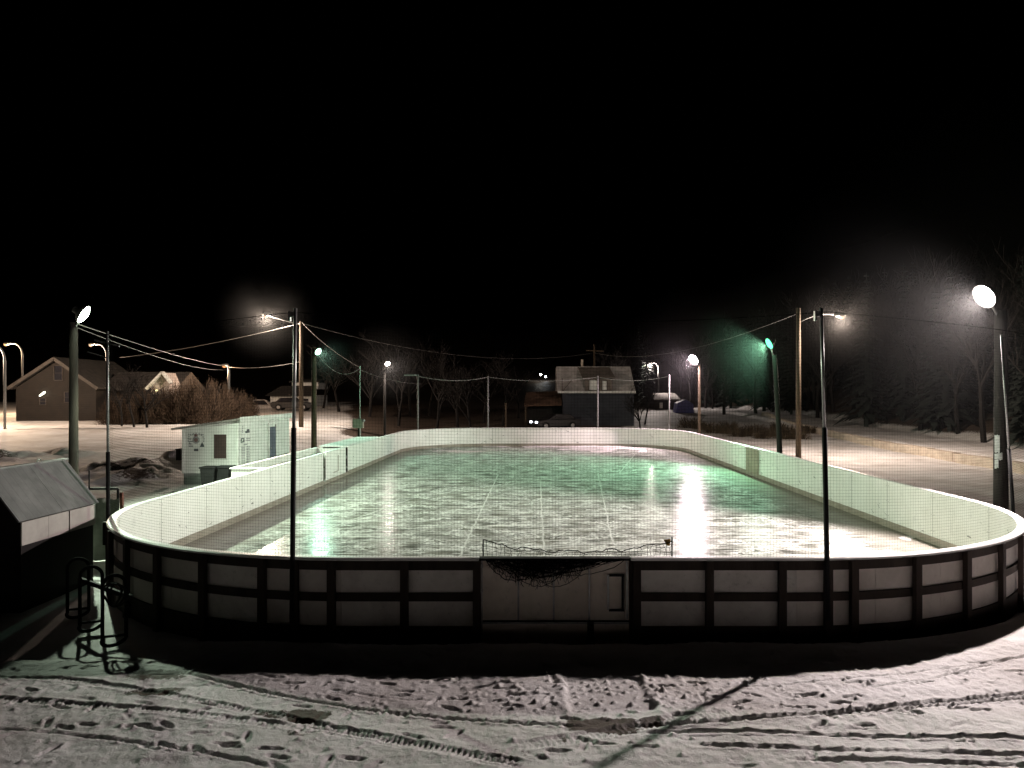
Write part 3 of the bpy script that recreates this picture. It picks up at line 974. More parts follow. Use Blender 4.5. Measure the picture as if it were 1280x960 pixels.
# far end poles and the rope between them
far_s = [sY(52.2) if False else LN + LA + LS + LA + LN + R * 1.05, LN + LA + LS + LA + (XR - R - (-3.42)), LN + LA + LS + LA + (XR - R - 4.42), LN + LA + LS + R * 0.55]
names = ['pale net pole with a bent top bracket at the far left corner', 'pale far net pole on the far boards in front of the bare trees',
         'pale far net pole in front of the navy house', 'pale far net pole at the right end of the far boards']
far_pts = []
for s, nm in zip(far_s, names):
    px, py, nx, ny = rim(s)
    b = Vector((px + nx * 0.16, py + ny * 0.16, G0))
    root = empty('net_pole', b, nm, 'net pole')
    MB().tube([b, b + Vector((0, 0, 5.1))], 0.055, 8).build('pipe', M['dull_steel'], root, True)
    if 'bent' in nm:
        MB().bar(b + Vector((-0.95, 0, 5.06)), b + Vector((0.06, 0, 5.06)), 0.07, 0.09).build('top_arm', M['steel'], root)
    far_pts.append(b + Vector((0, 0, 5.0)))


def sagged(a, b, sag, n=24):
    a, b = Vector(a), Vector(b)
    return [a.lerp(b, i / n) - Vector((0, 0, sag * 4 * (i / n) * (1 - i / n))) for i in range(n + 1)]


mb = MB()
for a, b in zip(far_pts[:-1], far_pts[1:]):
    mb.tube(sagged(a, b, 0.28, 16), 0.016, 5)
tag(mb.build('net_rope', M['rope']), 'thin sagging rope strung between the far net poles', 'rope')

# slack netting pulled up over the gate
mb = MB()
yy = Y0 + 0.02
x0, x1 = X_at(604, yy), X_at(840, yy)
top = lambda t: 1.318 + 0.235 - 0.17 * (4 * t * (1 - t)) ** 0.8 + 0.018 * math.sin(t * 31) + 0.01 * math.sin(t * 67)
nseg = 60
for fr in (1.0, 0.62, 0.3):
    mb.tube([(x0 + (x1 - x0) * i / nseg, yy + 0.03 * math.sin(i * 0.9 + fr * 9), 1.32 + (top(i / nseg) - 1.32) * fr + 0.006 * math.sin(i * 2.1 + fr * 20)) for i in range(nseg + 1)], 0.0075 if fr == 1 else 0.0028, 5)
for i in range(46):
    t = (i + random.uniform(-.3, .3)) / 45
    t = min(max(t, 0), 1)
    xx = x0 + (x1 - x0) * t
    mb.tube([(xx, yy, 1.318), (xx + random.uniform(-.03, .03), yy + 0.02, 1.32 + (top(t) - 1.32) * 0.5), (xx + random.uniform(-.04, .04), yy, top(t))], 0.0026, 4)
slack = mb.build('slack_net', M['net'])
tag(slack, 'slack strip of torn netting sagging above the gate with an orange tag', 'netting')
MB().tube([(x0, yy, 1.318), (x0, yy, 1.56)], 0.011, 6).build('stake', M['black'], slack)
MB().tube([(x1, yy, 1.318), (x1, yy, 1.60)], 0.011, 6).build('stake', M['black'], slack)
mb = MB().prism([(x1 - 0.13, yy - 0.02, 1.56), (x1 - 0.02, yy - 0.02, 1.575), (x1 - 0.035, yy - 0.02, 1.47), (x1 - 0.08, yy - 0.02, 1.475)], (0, 0.006, 0))
mb.build('tag', M['tag'], slack)
mb = MB()
for k in range(46):
    a = random.uniform(X_at(606, 11.2), X_at(660, 11.2)); b_ = random.uniform(X_at(672, 11.2), X_at(782, 11.2))
    sg = random.uniform(0.03, 0.42) * (1.0 if b_ < X_at(735, 11.2) else 0.55)
    yk = 11.155 + random.uniform(-0.02, 0.02)
    mb.tube([(a + (b_ - a) * i / 18 + random.uniform(-.012, .012), yk - 0.03 * math.sin(PI * i / 18), 1.30 - sg * (4 * (i / 18) * (1 - i / 18)) ** 0.8 + random.uniform(-.012, .012)) for i in range(19)], random.choice([0.004, 0.005, 0.007]), 4)
for k in range(150):
    t = random.uniform(0.02, 0.98)
    xx = X_at(608, 11.2) + (X_at(740, 11.2) - X_at(608, 11.2)) * t
    z1_ = 1.30 - random.uniform(0, 0.12); z0_ = 1.30 - 0.44 * (4 * t * (1 - t)) ** 0.7 * random.uniform(0.5, 1)
    mb.tube([(xx, 11.15, z1_), (xx + random.uniform(-.04, .04), 11.12, (z0_ + z1_) / 2), (xx + random.uniform(-.08, .08), 11.14, z0_)], 0.0035, 4)
tag(mb.build('bunched_net', M['net']), 'dark bunch of netting hanging over the front of the gate', 'netting')

# ------------------------------------------------------------------ flood and street lamps
GREENISH = (0.80, 1.0, 0.74)
LAMPS = []


def flood(px, head_px, Y, colour, watts, label, aim, wood='pole_wood', r=0.15, top=None, lean=0.0, strength=60, glowcol=None, cone=165, blend=0.35, big=1.0, spill=0):
    X = X_at(px, Y)
    gz = ground_z(X, Y)
    topz = Z_at(top, Y)
    root = empty('floodlight_pole', (X, Y, gz), label, 'light pole')
    MB().tube([(X, Y, gz - 0.3), (X + lean * 0.3, Y, gz + (topz - gz) * 0.35), (X + lean, Y, topz)], [r, r * 0.94, r * 0.78], 14).build('pole', M[wood], root, True)
    H = U(head_px[0], head_px[1], Y)
    MB().tube([(X + lean, Y, topz - 0.25), (X + lean + (H.x - X - lean) * 0.5, Y - 0.06, (topz + H.z) / 2 - 0.04), (H.x, Y - 0.1, H.z + 0.05)], 0.03, 8).build('bracket', M['steel'], root, True)
    a = Vector(aim).normalized()
    H = H + Vector((0, -0.15, 0))
    head = MB().lathe(H - a * 0.34, a, [(0, 0.05), (0.03, 0.09), (0.14, 0.10), (0.20, 0.15 * big), (0.30, 0.215 * big), (0.335, 0.22 * big)], 18, True, False).build('floodlight', M['housing'], root, True)
    MB().lathe(H - a * 0.03, a, [(0, 0.20 * big), (0.04, 0.185 * big), (0.085, 0.12 * big), (0.10, 0.03)], 18).build('lens', glow('lens_glow', glowcol or colour, strength), head, True)
    l = lamp('lamp_bulb', H + a * 0.16, colour, watts, 0.10, aim, cone, blend)
    l.parent = root
    l.location = Vector(l.location) - Vector((X, Y, gz))
    if spill:  # extra point light added to round out the glare halo
        l2 = lamp('halo_spill', H + a * 0.14, colour, spill, 0.10)
        l2.parent = root
        l2.location = Vector(l2.location) - Vector((X, Y, gz))
    return root, H, topz


cen = Vector((0.7, 30, 0))
fA = flood(92, (109, 394), 22.6, (0.80, 1.0, 0.75), 9500, 'weathered wooden lamp pole behind the small shed with a greenish white floodlight', (0.80, 0.20, -0.48), wood='pole_near', r=0.138, top=403, cone=146, blend=0.5, big=1.3)
fB = flood(392.5, (399, 440), 42.7, (0.52, 1.0, 0.72), 1700, 'wooden lamp pole behind the players benches with a small green floodlight', (0.75, -0.45, -0.46), r=0.16, top=434, cone=128, strength=6)
fC = flood(1251, (1225, 372), 18.0, (1.0, 0.86, 0.83), 9800, 'thick dark lamp pole with torn paper notices outside the right boards', (-0.83, -0.20, -0.50), cone=128, wood='pole_dark', r=0.165, top=388, strength=40, big=1.35)
fD = flood(976, (960, 430), 36.0, (0.40, 1.0, 0.60), 6000, 'dark lamp pole with a bright green floodlight beyond the right boards', (-0.88, -0.10, -0.46), cone=126, wood='pole_dark', r=0.13, top=444, lean=-0.30, strength=5, glowcol=(0.10, 1.0, 0.40), big=1.25, spill=60)
fE = flood(874, (866, 450), 52.5, (1.0, 0.75, 0.83), 5200, 'short lamp pole with a pinkish white floodlight at the far right corner of the rink', (-0.72, -0.5, -0.46), cone=126, wood='pole_wood', r=0.10, top=456, strength=200, big=1.7, spill=900)
fF = flood(481, (485, 455), 59.0, (1.0, 0.86, 0.78), 500, 'dark slim pole with a small white floodlight behind the far left corner', (0.5, -0.6, -0.62), wood='pole_dark', r=0.10, top=458, strength=22)

def haze(name, c, rad, density, label):  # scattering sphere added in place of lens glare around a lamp
    m, nt_ = new_mat('glare_haze')
    o_ = N(nt_, 'ShaderNodeOutputMaterial')
    v = N(nt_, 'ShaderNodeVolumeScatter', Density=density, Anisotropy=0.0)
    tc_ = N(nt_, 'ShaderNodeTexCoord')
    ln_ = nt_.nodes.new('ShaderNodeVectorMath'); ln_.operation = 'LENGTH'
    nt_.links.new(tc_.outputs['Object'], ln_.inputs[0])
    fall = math_node(nt_, 'POWER', math_node(nt_, 'SUBTRACT', 1.0, math_node(nt_, 'DIVIDE', ln_.outputs['Value'], rad), clamp=True), 1.6)
    nt_.links.new(math_node(nt_, 'MULTIPLY', fall, density), v.inputs['Density'])
    nt_.links.new(v.outputs[0], o_.inputs['Volume'])
    mb = MB().lathe(c - Vector((0, 0, rad)), (0, 0, 1), [(rad * (1 - math.cos(PI * i / 20)), max(0.01, rad * math.sin(PI * i / 20))) for i in range(21)], 32)
    o = mb.build(name, m, None, True, origin=c)
    return tag(o, label, kind='stuff')


haze('glare_haze', fC[1], 5.2, 0.0022, 'added haze standing in for lens glare around the floodlight on the thick dark pole')
haze('glare_haze', fD[1], 3.8, 0.0060, 'added haze standing in for lens glare around the bright green floodlight')
haze('glare_haze', fE[1], 5.4, 0.0034, 'added haze standing in for lens glare around the pinkish floodlight at the far right corner')

# torn papers on the thick pole
root = fC[0]
Xc = X_at(1251, 18.0)
for (px0, px1, y0, y1) in ((1242, 1244.5, 545, 552), (1243, 1248, 553, 561), (1246, 1250.5, 544, 566), (1244, 1249, 567, 574), (1245.5, 1249.5, 575, 586), (1249, 1253, 566, 575)):
    pts = []
    n_ = 5
    vs, fs = [], []
    for i in range(n_ + 1):
        pxx = px0 + (px1 - px0) * i / n_
        dx = X_at(pxx, 17.84) - Xc
        dx = max(-0.168, min(0.168, dx))
        dy = -math.sqrt(max(0.0, 0.172 ** 2 - dx * dx))
        jag = random.uniform(-1.2, 1.2)
        vs += [(Xc + dx, 18.0 + dy, Z_at(y1 + jag, 17.84)), (Xc + dx, 18.0 + dy, Z_at(y0 + jag * 0.6, 17.84))]
    for i in range(n_):
        fs.append((2 * i, 2 * i + 2, 2 * i + 3, 2 * i + 1))
    MB().add(vs, fs).build('paper_notice', M['paper'], root)

# extra lit arm and cable ends on the thick pole


def street_lamp(px, base_py, head_px, Y, colour, watts, label, wood=False, gz=None, r=0.09, strength=40, arm='goose', top=None):
    X = X_at(px, Y)
    gz = ground_z(X, Y) if gz is None else gz
    H = U(head_px[0], head_px[1], Y)
    root = empty('street_lamp', (X, Y, gz), label, 'street lamp')
    if wood:
        tz = Z_at(top, Y)
        MB().tube([(X, Y, gz - 0.3), (X, Y, tz)], [r * 1.15, r * 0.85], 12).build('pole', M['pole_wood'], root, True)
        a0 = Vector((X, Y, min(tz - 0.3, H.z - 0.4)))
        pts = [a0.lerp(H, t) + Vector((0, 0, 0.28 * math.sin(PI * t) if arm == 'goose' else 0)) for t in np.linspace(0, 1, 9)]
        MB().tube(pts, 0.032, 8).build('arm', M['steel'], root, True)
    else:
        dx = H.x - X
        pts = [(X, Y, gz - 0.2), (X, Y, H.z - abs(dx) * 0.75)]
        for t in np.linspace(0.15, 1, 8):
            a = t * PI / 2
            pts.append((X + dx * 0.55 * (1 - math.cos(a)), Y, H.z - abs(dx) * 0.75 + (abs(dx) * 0.75 + 0.06) * math.sin(a)))
        pts.append((H.x, Y, H.z + 0.06))
        MB().tube(pts, [r] * 2 + [r * 0.75] * (len(pts) - 2), 10).build('pole', M['dull_steel'], root, True)
    sx = 1 if H.x < X else -1
    mb = MB()
    prof = [(-0.30, 0.05), (-0.22, 0.11), (0.05, 0.15), (0.25, 0.12), (0.36, 0.06)]
    mb.lathe(H + Vector((0, 0, 0.05)), (sx * 1, 0, 0), prof, 12)
    head = mb.build('lamp_head', M['housing'], root, True)
    MB().lathe(H + Vector((-sx * 0.05, -0.02, -0.02)), (0, 0, -1), [(0, 0.17), (0.10, 0.16), (0.17, 0.10), (0.19, 0.02)], 14).build('lens', glow('street_glow', (colour[0], colour[1] ** 1.8, colour[2] ** 1.8), strength * 0.04), head, True)
    l = lamp('lamp_bulb', H + Vector((-sx * 0.05, 0, -0.38)), colour, watts, 0.12)
    l.parent = root
    l.location = Vector(l.location) - Vector((X, Y, gz))
    return root


WARM = (1.0, 0.66, 0.38)
street_lamp(998, 571, (1051, 395), 45.5, (1.0, 0.80, 0.66), 5500, 'tall wooden pole with a curved arm and amber street lamp right of the rink', True, r=0.15, top=385)
street_lamp(376.5, 526, (333, 394), 62.0, (1.0, 0.80, 0.64), 9000, 'tall wooden utility pole with a warm street lamp behind the white shack', True, r=0.17, top=402, arm='straight')
street_lamp(28, 500, (8, 430), 78.0, (1.0, 0.68, 0.40), 4200, 'gooseneck street lamp left of the brown house', strength=55)
street_lamp(133, 500, (114, 431), 84.0, (1.0, 0.74, 0.56), 3000, 'gooseneck street lamp behind the roof of the brown house', strength=40)
street_lamp(6, 500, (-20, 432), 60.0, (1.0, 0.74, 0.54), 4500, 'gooseneck street lamp pole at the left border of the yard', r=0.10, strength=40)
street_lamp(286, 484, (281, 457), 74.0, (1.0, 0.62, 0.36), 900, 'short pale lamp pole with a small warm lamp above the brown thicket', r=0.13, strength=40)
street_lamp(823, 515, (813, 454), 118.0, (1.0, 0.86, 0.78), 5000, 'street lamp far behind the pinkish floodlight', r=0.1, strength=60)
for (px, py, Y, c, lab, s) in ((676, 468, 185, (1, 0.95, 0.85), 'white lamp on the dark slope left of the navy house roof', 70), (682, 471, 187, (0.8, 0.9, 1), 'smaller bluish lamp next to the white lamp on the dark slope', 35),
                               (586.5, 420.5, 330, (1, 0.95, 0.9), 'single tiny lamp high on the black hillside', 40)):
    p = U(px, py, Y)
    gz = ground_z(p.x, Y)
    root = empty('hillside_lamp', (p.x, Y, min(gz, p.z - 1)), lab, 'lamp', 'lamps on the far hillside')
    MB().tube([(p.x, Y, min(gz, p.z - 1) - 0.3), (p.x, Y, p.z)], 0.08, 6).build('pole', M['black'], root)
    q = 0.22 * Y / 185
    MB().lathe(p + Vector((0, 0, q)), (0, 0, -1), [(0, 0.3 * q), (q * .5, q), (q * 1.4, q), (q * 2, 0.3 * q)], 10).build('lens', glow('far_glow', c, s), root)

haze('glare_haze', fB[1], 2.4, 0.0050, 'added haze standing in for lens glare around the small green floodlight behind the benches')
haze('glare_haze', fF[1], 3.6, 0.0140, 'added haze standing in for lens glare around the small white floodlight behind the far left corner')
haze('glare_haze', U(333, 396, 62), 4.2, 0.0026, 'added haze standing in for lens glare around the street lamp behind the white shack')
haze('glare_haze', U(1051, 397, 45.5), 3.4, 0.0032, 'added haze standing in for lens glare around the street lamp right of the rink')

# ------------------------------------------------------------------ power lines
def wire(pts, label, r=0.014, sag=0.6):
    mb = MB()
    for a, b in zip(pts[:-1], pts[1:]):
        mb.tube(sagged(a, b, sag, 28), r, 5)
    o = mb.build('power_line', M['wire'])
    tag(o, label, 'cable')


wire([U(97, 405, 22.5), U(286, 458, 74)], 'brightly lit cable from the pole by the small shed to the pale lamp pole', 0.014, 0.22)
wire([U(95, 409, 22.6), U(284, 462, 74.2)], 'darker cable under the bright one running to the short pale lamp pole', 0.010, 0.42)
wire([U(286, 459, 74), U(376, 452, 62.2)], 'cable between the short pale lamp pole and the tall utility pole', 0.02, 0.25)
wire([U(376, 404, 62), U(150, 447, 80)], 'cable dropping left from the top of the tall utility pole to the brown house', 0.022, 0.3)
wire([U(377, 403, 62), U(449, 459, 47)], 'cable from the tall utility pole to the mast of the meter box', 0.014, 0.25)
wire([U(393, 437, 42.7), U(449, 461, 47)], 'cable hanging from the green floodlight pole to the mast of the meter box', 0.014, 0.75)
wire([U(377, 404, 62), U(743, 441, 92)], 'long cable crossing the sky over the far end of the rink', 0.026, 1.6)
wire([U(743, 441, 92), U(997, 392, 45.6)], 'cable from the mast behind the navy house to the tall amber lamp pole', 0.016, 1.3)
wire([U(449, 462, 47), U(526, 480, 59)], 'low cable from the meter box mast towards the far left corner', 0.012, 0.2)

# ------------------------------------------------------------------ skate shack
SX1, SX0, SYa, SYb = -12.36, -14.62, 31.8, 38.5
sz = ground_z(-13.4, 33) - 0.1
shack = empty('skate_shack', (-13.5, 34, sz), 'small white changing shack with a sloping roof beside the left boards', 'shack')
zl, zr = Z_at(536, SYa), Z_at(526, SYa)
MB().prism([(SX0, SYa, sz + 0.55), (SX1, SYa, sz + 0.55), (SX1, SYa, zr), (SX0, SYa, zl)], (0, SYb - SYa, 0)).build('wall', M['white_siding'], shack)
MB().box(SX0 + 0.02, SX1 - 0.02, SYa + 0.02, SYb - 0.02, sz - 0.2, sz + 0.547).build('skirting', M['grey_paint'], shack)
ov = 0.36
sl = (zr - zl) / (SX1 - SX0)
rp = lambda x_, t: (x_, SYa - 0.28, zl + (x_ - SX0) * sl + t)
MB().prism([rp(SX0 - ov, 0.01), rp(SX1 + 0.2, 0.01), rp(SX1 + 0.2, 0.09), rp(SX0 - ov, 0.09)], (0, SYb - SYa + 0.5, 0)).build('roof', M['roof_frost'], shack)
MB().box(SX1 + 0.202, SX1 + 0.226, SYa - 0.26, SYb + 0.2, zr - 0.06, zr + 0.16).build('fascia', M['white_paint'], shack)
MB().box(SX1 - 0.05, SX1 + 0.035, SYa - 0.035, SYa + 0.06, sz + 0.56, zr - 0.02).build('corner_board', M['white_paint'], shack)
MB().box(SX0 - 0.03, SX0 + 0.06, SYa - 0.03, SYa + 0.04, sz + 0.56, zl - 0.02).build('corner_board', M['white_paint'], shack)
w = MB().box(X_at(268, SYa), X_at(283.5, SYa), SYa - 0.045, SYa - 0.005, Z_at(573, SYa), Z_at(543, SYa)).build('shutter', M['brown_door'], shack)
mb = MB()
xa, xb, za, zb = X_at(267.4, SYa), X_at(284, SYa), Z_at(573.5, SYa), Z_at(542.4, SYa)
for p, q in (((xa, za), (xb, za)), ((xa, zb), (xb, zb)), ((xa, za), (xa, zb)), ((xb, za), (xb, zb))):
    mb.bar((p[0], SYa - 0.03, p[1]), (q[0], SYa - 0.03, q[1]), 0.035, 0.03)
mb.build('frame', M['white_paint'], w)
Yd = lambda px: -SX1 * F / (CX - px)
y0_, y1_ = Yd(335.5), Yd(343.5)
d = MB().box(SX1 + 0.005, SX1 + 0.05, y0_, y1_, sz + 0.45, sz + 2.3).build('door', M['blue_door'], shack)
mb = MB()
mb.box(SX1 + 0.004, SX1 + 0.07, y0_ - 0.1, y0_ - 0.004, sz + 0.45, sz + 2.4)
mb.box(SX1 + 0.004, SX1 + 0.07, y1_ + 0.004, y1_ + 0.1, sz + 0.45, sz + 2.4)
mb.box(SX1 + 0.004, SX1 + 0.07, y0_ - 0.1, y1_ + 0.1, sz + 2.404, sz + 2.5)
mb.build('frame', M['white_paint'], d)
MB().box(SX1 + 0.055, SX1 + 0.11, y0_ + 0.1, y0_ + 0.16, sz + 1.3, sz + 1.36).build('handle', M['steel'], d)


def on_front(px0, px1, py0, py1):
    return (X_at(px0, SYa), X_at(px1, SYa), SYa - 0.012, SYa - 0.003, Z_at(py1, SYa), Z_at(py0, SYa))


# faded emblem and lettering on the front
mb = MB()
e = U(245, 550, SYa - 0.01)
mb.lathe((e.x, SYa - 0.004, e.z), (0, -1, 0), [(0, 0.155), (0.008, 0.15)], 20)
mb.build('emblem', M['ink_pale'], shack)
mb = MB()
mb.lathe((e.x, SYa - 0.013, e.z), (0, -1, 0), [(0, 0.085), (0.006, 0.08)], 14)
mb.prism([(e.x - 0.08, SYa - 0.014, e.z + 0.15), (e.x + 0.08, SYa - 0.014, e.z + 0.15), (e.x + 0.05, SYa - 0.014, e.z + 0.23), (e.x, SYa - 0.014, e.z + 0.26), (e.x - 0.05, SYa - 0.014, e.z + 0.23)], (0, -0.006, 0))
mb.build('emblem_centre', M['ink_red'], shack)
mb = MB()
for k in range(13):
    a = math.radians(215 - k * 21)
    cx_, cz_ = e.x + 0.33 * math.cos(a), e.z + 0.02 + 0.25 * math.sin(a)
    mb.box(cx_ - 0.022, cx_ + 0.022, SYa - 0.012, SYa - 0.003, cz_ - 0.03, cz_ + 0.03)
for k in range(9):
    mb.box(*on_front(235.5 + k * 2.2, 236.9 + k * 2.2, 542.0 + 0.3 * (k % 3), 543.8))
for k in range(4):
    mb.box(*on_front(236, 239.5 + (k % 2) * 2, 548 + k * 3.0, 549.6 + k * 3.0))
mb.build('lettering', M['ink_pale'], shack)
mb = MB()
mb.prism([U(249.8, 558.6, SYa - 0.004), U(255.6, 558.6, SYa - 0.004), U(254.5, 555.5, SYa - 0.004), U(252.4, 553.2, SYa - 0.004), U(251, 556, SYa - 0.004)], (0, -0.008, 0))
mb.box(*on_front(242.6, 248, 560.8, 564.0))
mb.build('badge', M['ink'], shack)


def on_side(px0, px1, z0, z1, t=0.01):
    return (SX1 + 0.003, SX1 + 0.003 + t, Yd(px0), Yd(px1), z0, z1)


zs = lambda py, px: Z_at(py, Yd(px))
sgn_ = MB().box(*on_side(299.5, 313.5, zs(585, 306), zs(527.5, 306), 0.008)).build('sign_board', M['white_paint'], shack)
mb = MB()
lt = lambda px0, px1, py0, py1: mb.box(SX1 + 0.014, SX1 + 0.02, Yd(px0), Yd(px1), zs(py1, (px0 + px1) / 2), zs(py0, (px0 + px1) / 2))
for c0 in (301.5, 307.5):
    for k in range(11):
        for j in range(3):
            a = c0 + j * 1.5
            lt(a, a + random.uniform(0.8, 1.25), 558.6 + k * 2.05 - (c0 - 301) * 0.17, 559.8 + k * 2.05 - (c0 - 301) * 0.17)
for k in range(4):
    lt(302, 303.4, 533 + k * 2.2, 534.3 + k * 2.2)
for j in range(4):
    lt(307.4 + j * 1.2, 308.2 + j * 1.2, 547.5, 549.0); lt(307.6 + j * 1.2, 308.3 + j * 1.2, 550, 551.2)
lt(304, 308.5, 555.0, 556.4)
mb.build('lettering', M['ink_pale'], sgn_)
mb = MB()
lt(306.2, 311.5, 538.5, 541.2); lt(308, 311.2, 536.4, 538.4)
lt(300.4, 305.0, 547.6, 549.0); lt(300.4, 301.6, 549.1, 551.6); lt(303.6, 305.0, 549.1, 551.6); lt(300.4, 305.0, 551.7, 553.2)
mb.build('logo', M['ink'], sgn_)

# bins in front of the shack
def bin_(x_, y_, lab):
    z0 = ground_z(x_, y_)
    root = empty('garbage_bin', (x_, y_, z0), lab, 'garbage bin', 'bins in front of the white shack')
    b = MB()
    vs = []
    for z, w_, d_ in ((z0 + 0.08, 0.22, 0.24), (z0 + 0.95, 0.28, 0.31)):
        vs += [(x_ - w_, y_ - d_, z), (x_ + w_, y_ - d_, z), (x_ + w_, y_ + d_, z), (x_ - w_, y_ + d_, z)]
    b.add(vs, [(3, 2, 1, 0), (4, 5, 6, 7), (0, 1, 5, 4), (1, 2, 6, 5), (2, 3, 7, 6), (3, 0, 4, 7)])
    b.build('body', M['black'], root, bevel=0.02)
    MB().box(x_ - 0.31, x_ + 0.31, y_ - 0.35, y_ + 0.33, z0 + 0.955, z0 + 1.02).build('lid', M['black'], root, bevel=0.02)
    MB().tube([(x_ - 0.25, y_ + 0.37, z0 + 0.93), (x_ + 0.25, y_ + 0.37, z0 + 0.93)], 0.018, 8).build('handle', M['black'], root)
    for s in (-1, 1):
        MB().lathe((x_ + s * 0.23, y_ + 0.25, z0 + 0.1), (s, 0, 0), [(0, 0.1), (0.05, 0.1)], 14).build('wheel', M['tyre'], root)


bin_(X_at(263, 29.6), 29.6, 'black wheeled garbage bin on the outer side, under the brown shutter')
bin_(X_at(281, 29.8), 29.8, 'black wheeled garbage bin next to the players bench, right of its twin')
mb = MB().box(X_at(222.5, 33.5), X_at(228, 33.5), 33.3, 33.8, Z_at(575, 33.5), Z_at(562, 33.5))
mb.box(X_at(222, 33.5), X_at(228.4, 33.5), 33.26, 33.84, Z_at(562, 33.5) + 0.003, Z_at(560.8, 33.5))
tag(mb.build('fuel_box', M['black']), 'small black box fixed at the left side of the white shack', 'box')

# benches behind the left boards
bench = empty('players_bench', (-9.35, 29, G0), 'white walled players bench box outside the left boards', 'players bench')
x0, x1, y0, y1 = -9.92, XL - 0.16, 25.0, 34.6
for nm, a in (('side_wall', (x0, x0 + 0.05, y0 + 0.055, y1)), ('end_wall', (x0, x1, y0, y0 + 0.05)), ('end_wall', (x0 + 0.055, x1, y1 - 0.05, y1 - 0.002))):
    MB().box(a[0], a[1], a[2], a[3], G0, 1.27).build(nm, M['white_paint'], bench)
mb = MB()
mb.box(x0 - 0.04, x0 + 0.09, y0 - 0.05, y1 + 0.04, 1.275, 1.315)
mb.box(x0 + 0.094, x1, y0 - 0.05, y0 + 0.09, 1.275, 1.315)
mb.build('cap', M['cap'], bench)
MB().box(x0 + 0.06, x0 + 0.46, y0 + 0.08, y1 - 0.1, 0.42, 0.46).build('seat', M['timber'], bench)
MB().box(x0 + 0.05, x1, y0 - 0.055, y0 - 0.004, 0.98, 1.06).build('brace', M['kick'], bench)
pen = empty('penalty_box', (-9.35, 38.8, G0), 'low box with a flat pale roof outside the left boards, beyond the players gate', 'penalty box')
y0, y1 = 35.5, 43.0
MB().box(x0 - 0.08, x1, y0 - 0.12, y1, 1.27, 1.33).build('roof', M['cap'], pen)
MB().box(x0, x0 + 0.05, y0, y1 - 0.1, G0, 1.265).build('side_wall', M['timber'], pen)
MB().box(x0 + 0.055, x1 - 0.02, y1 - 0.2, y1 - 0.15, G0, 1.265).build('end_wall', M['timber'], pen)
MB().box(x0 - 0.02, x0 + 0.08, y0 - 0.10, y0 - 0.005, G0, 1.266).build('post', M['white_paint'], pen)

# meter box on its post with mast
mx, my = X_at(449, 47), 47.0
mz = ground_z(mx, my)
met = empty('meter_box', (mx, my, mz), 'pale electrical box on a post with a thin cable mast', 'electrical box')
MB().box(mx - 0.38, mx + 0.26, my - 0.16, my + 0.16, Z_at(535, 47), Z_at(523.5, 47)).build('cabinet', M['box_grey'], met, bevel=0.02)
MB().box(mx - 0.35, mx + 0.23, my - 0.18, my - 0.163, Z_at(534, 47), Z_at(524.5, 47)).build('door', M['box_grey'], met)
MB().lathe((mx + 0.30, my - 0.1, Z_at(525.5, 47)), (0, -1, 0), [(0, 0.1), (0.1, 0.1), (0.14, 0.06)], 12).build('meter', M['steel'], met)
MB().box(mx - 0.14, mx - 0.02, my + 0.17, my + 0.29, mz - 0.3, Z_at(522, 47)).build('post', M['pole_dark'], met)
MB().tube([(mx + 0.02, my + 0.1, Z_at(523, 47)), (mx + 0.02, my + 0.1, Z_at(457, 47))], 0.028, 8).build('mast', M['steel'], met)
MB().tube([(mx + 0.08, my - 0.08, Z_at(535, 47)), (mx + 0.08, my - 0.08, mz - 0.1)], 0.03, 8).build('conduit', M['paper'], met)

# ------------------------------------------------------------------ small shed at the lower left
shX = -8.82
shed = empty('storage_shed', (-9.4, 14.2, G0), 'low dark storage shed with a steep ribbed metal roof and pale plywood strip', 'shed')
ya, yb = 13.15, 15.3
ez, rz, rx = 1.56, 2.37, -9.44
wall = MB()
wall.prism([(shX, ya, G0), (shX, ya, ez - 0.43), (shX, ya, ez - 0.02), (rx, ya, rz - 0.04), (2 * rx - shX, ya, ez - 0.02), (2 * rx - shX, ya, G0)], (0, yb - ya, 0))
wall.build('wall', M['dark_wall'], shed)
up = Vector((shX - rx, 0, ez - rz)); nrm = Vector((rz - ez, 0, shX - rx)).normalized()
for sgn in (1, -1):
    e0 = Vector((rx + sgn * (shX - rx) * 1.05, 0, rz + (ez - rz) * 1.05)); r0 = Vector((rx, 0, rz))
    t_ = Vector((sgn * nrm.x, 0, nrm.z)) * 0.03
    for k, (a, b) in enumerate(((ya - 0.12, ya + 1.10), (ya + 1.105, yb + 0.1))):
        MB().prism([(e0.x, a, e0.z), (r0.x, a, r0.z), (r0.x + t_.x, a, r0.z + t_.z), (e0.x + t_.x, a, e0.z + t_.z)], (0, b - a, 0)).build('roof_sheet', M['roof_metal'], shed)
MB().bar((rx, ya - 0.13, rz + 0.035), (rx, yb + 0.11, rz + 0.035), 0.12, 0.03).build('ridge_cap', M['roof_metal'], shed)
for a, b in ((ya - 0.02, ya + 0.70), (ya + 0.706, ya + 1.30), (ya + 1.34, yb + 0.02)):
    MB().box(shX + 0.004, shX + 0.03, a, b, ez - 0.45, ez - 0.055).build('fascia_panel', M['ply'], shed)
MB().tube([(rx + 0.02, ya + 1.35, rz + 0.05), (rx + 0.02, ya + 1.38, rz + 0.10), (rx + 0.02, ya + 1.45, rz + 0.10), (rx + 0.02, ya + 1.48, rz + 0.05)], 0.008, 6).build('lifting_eye', M['steel'], shed)

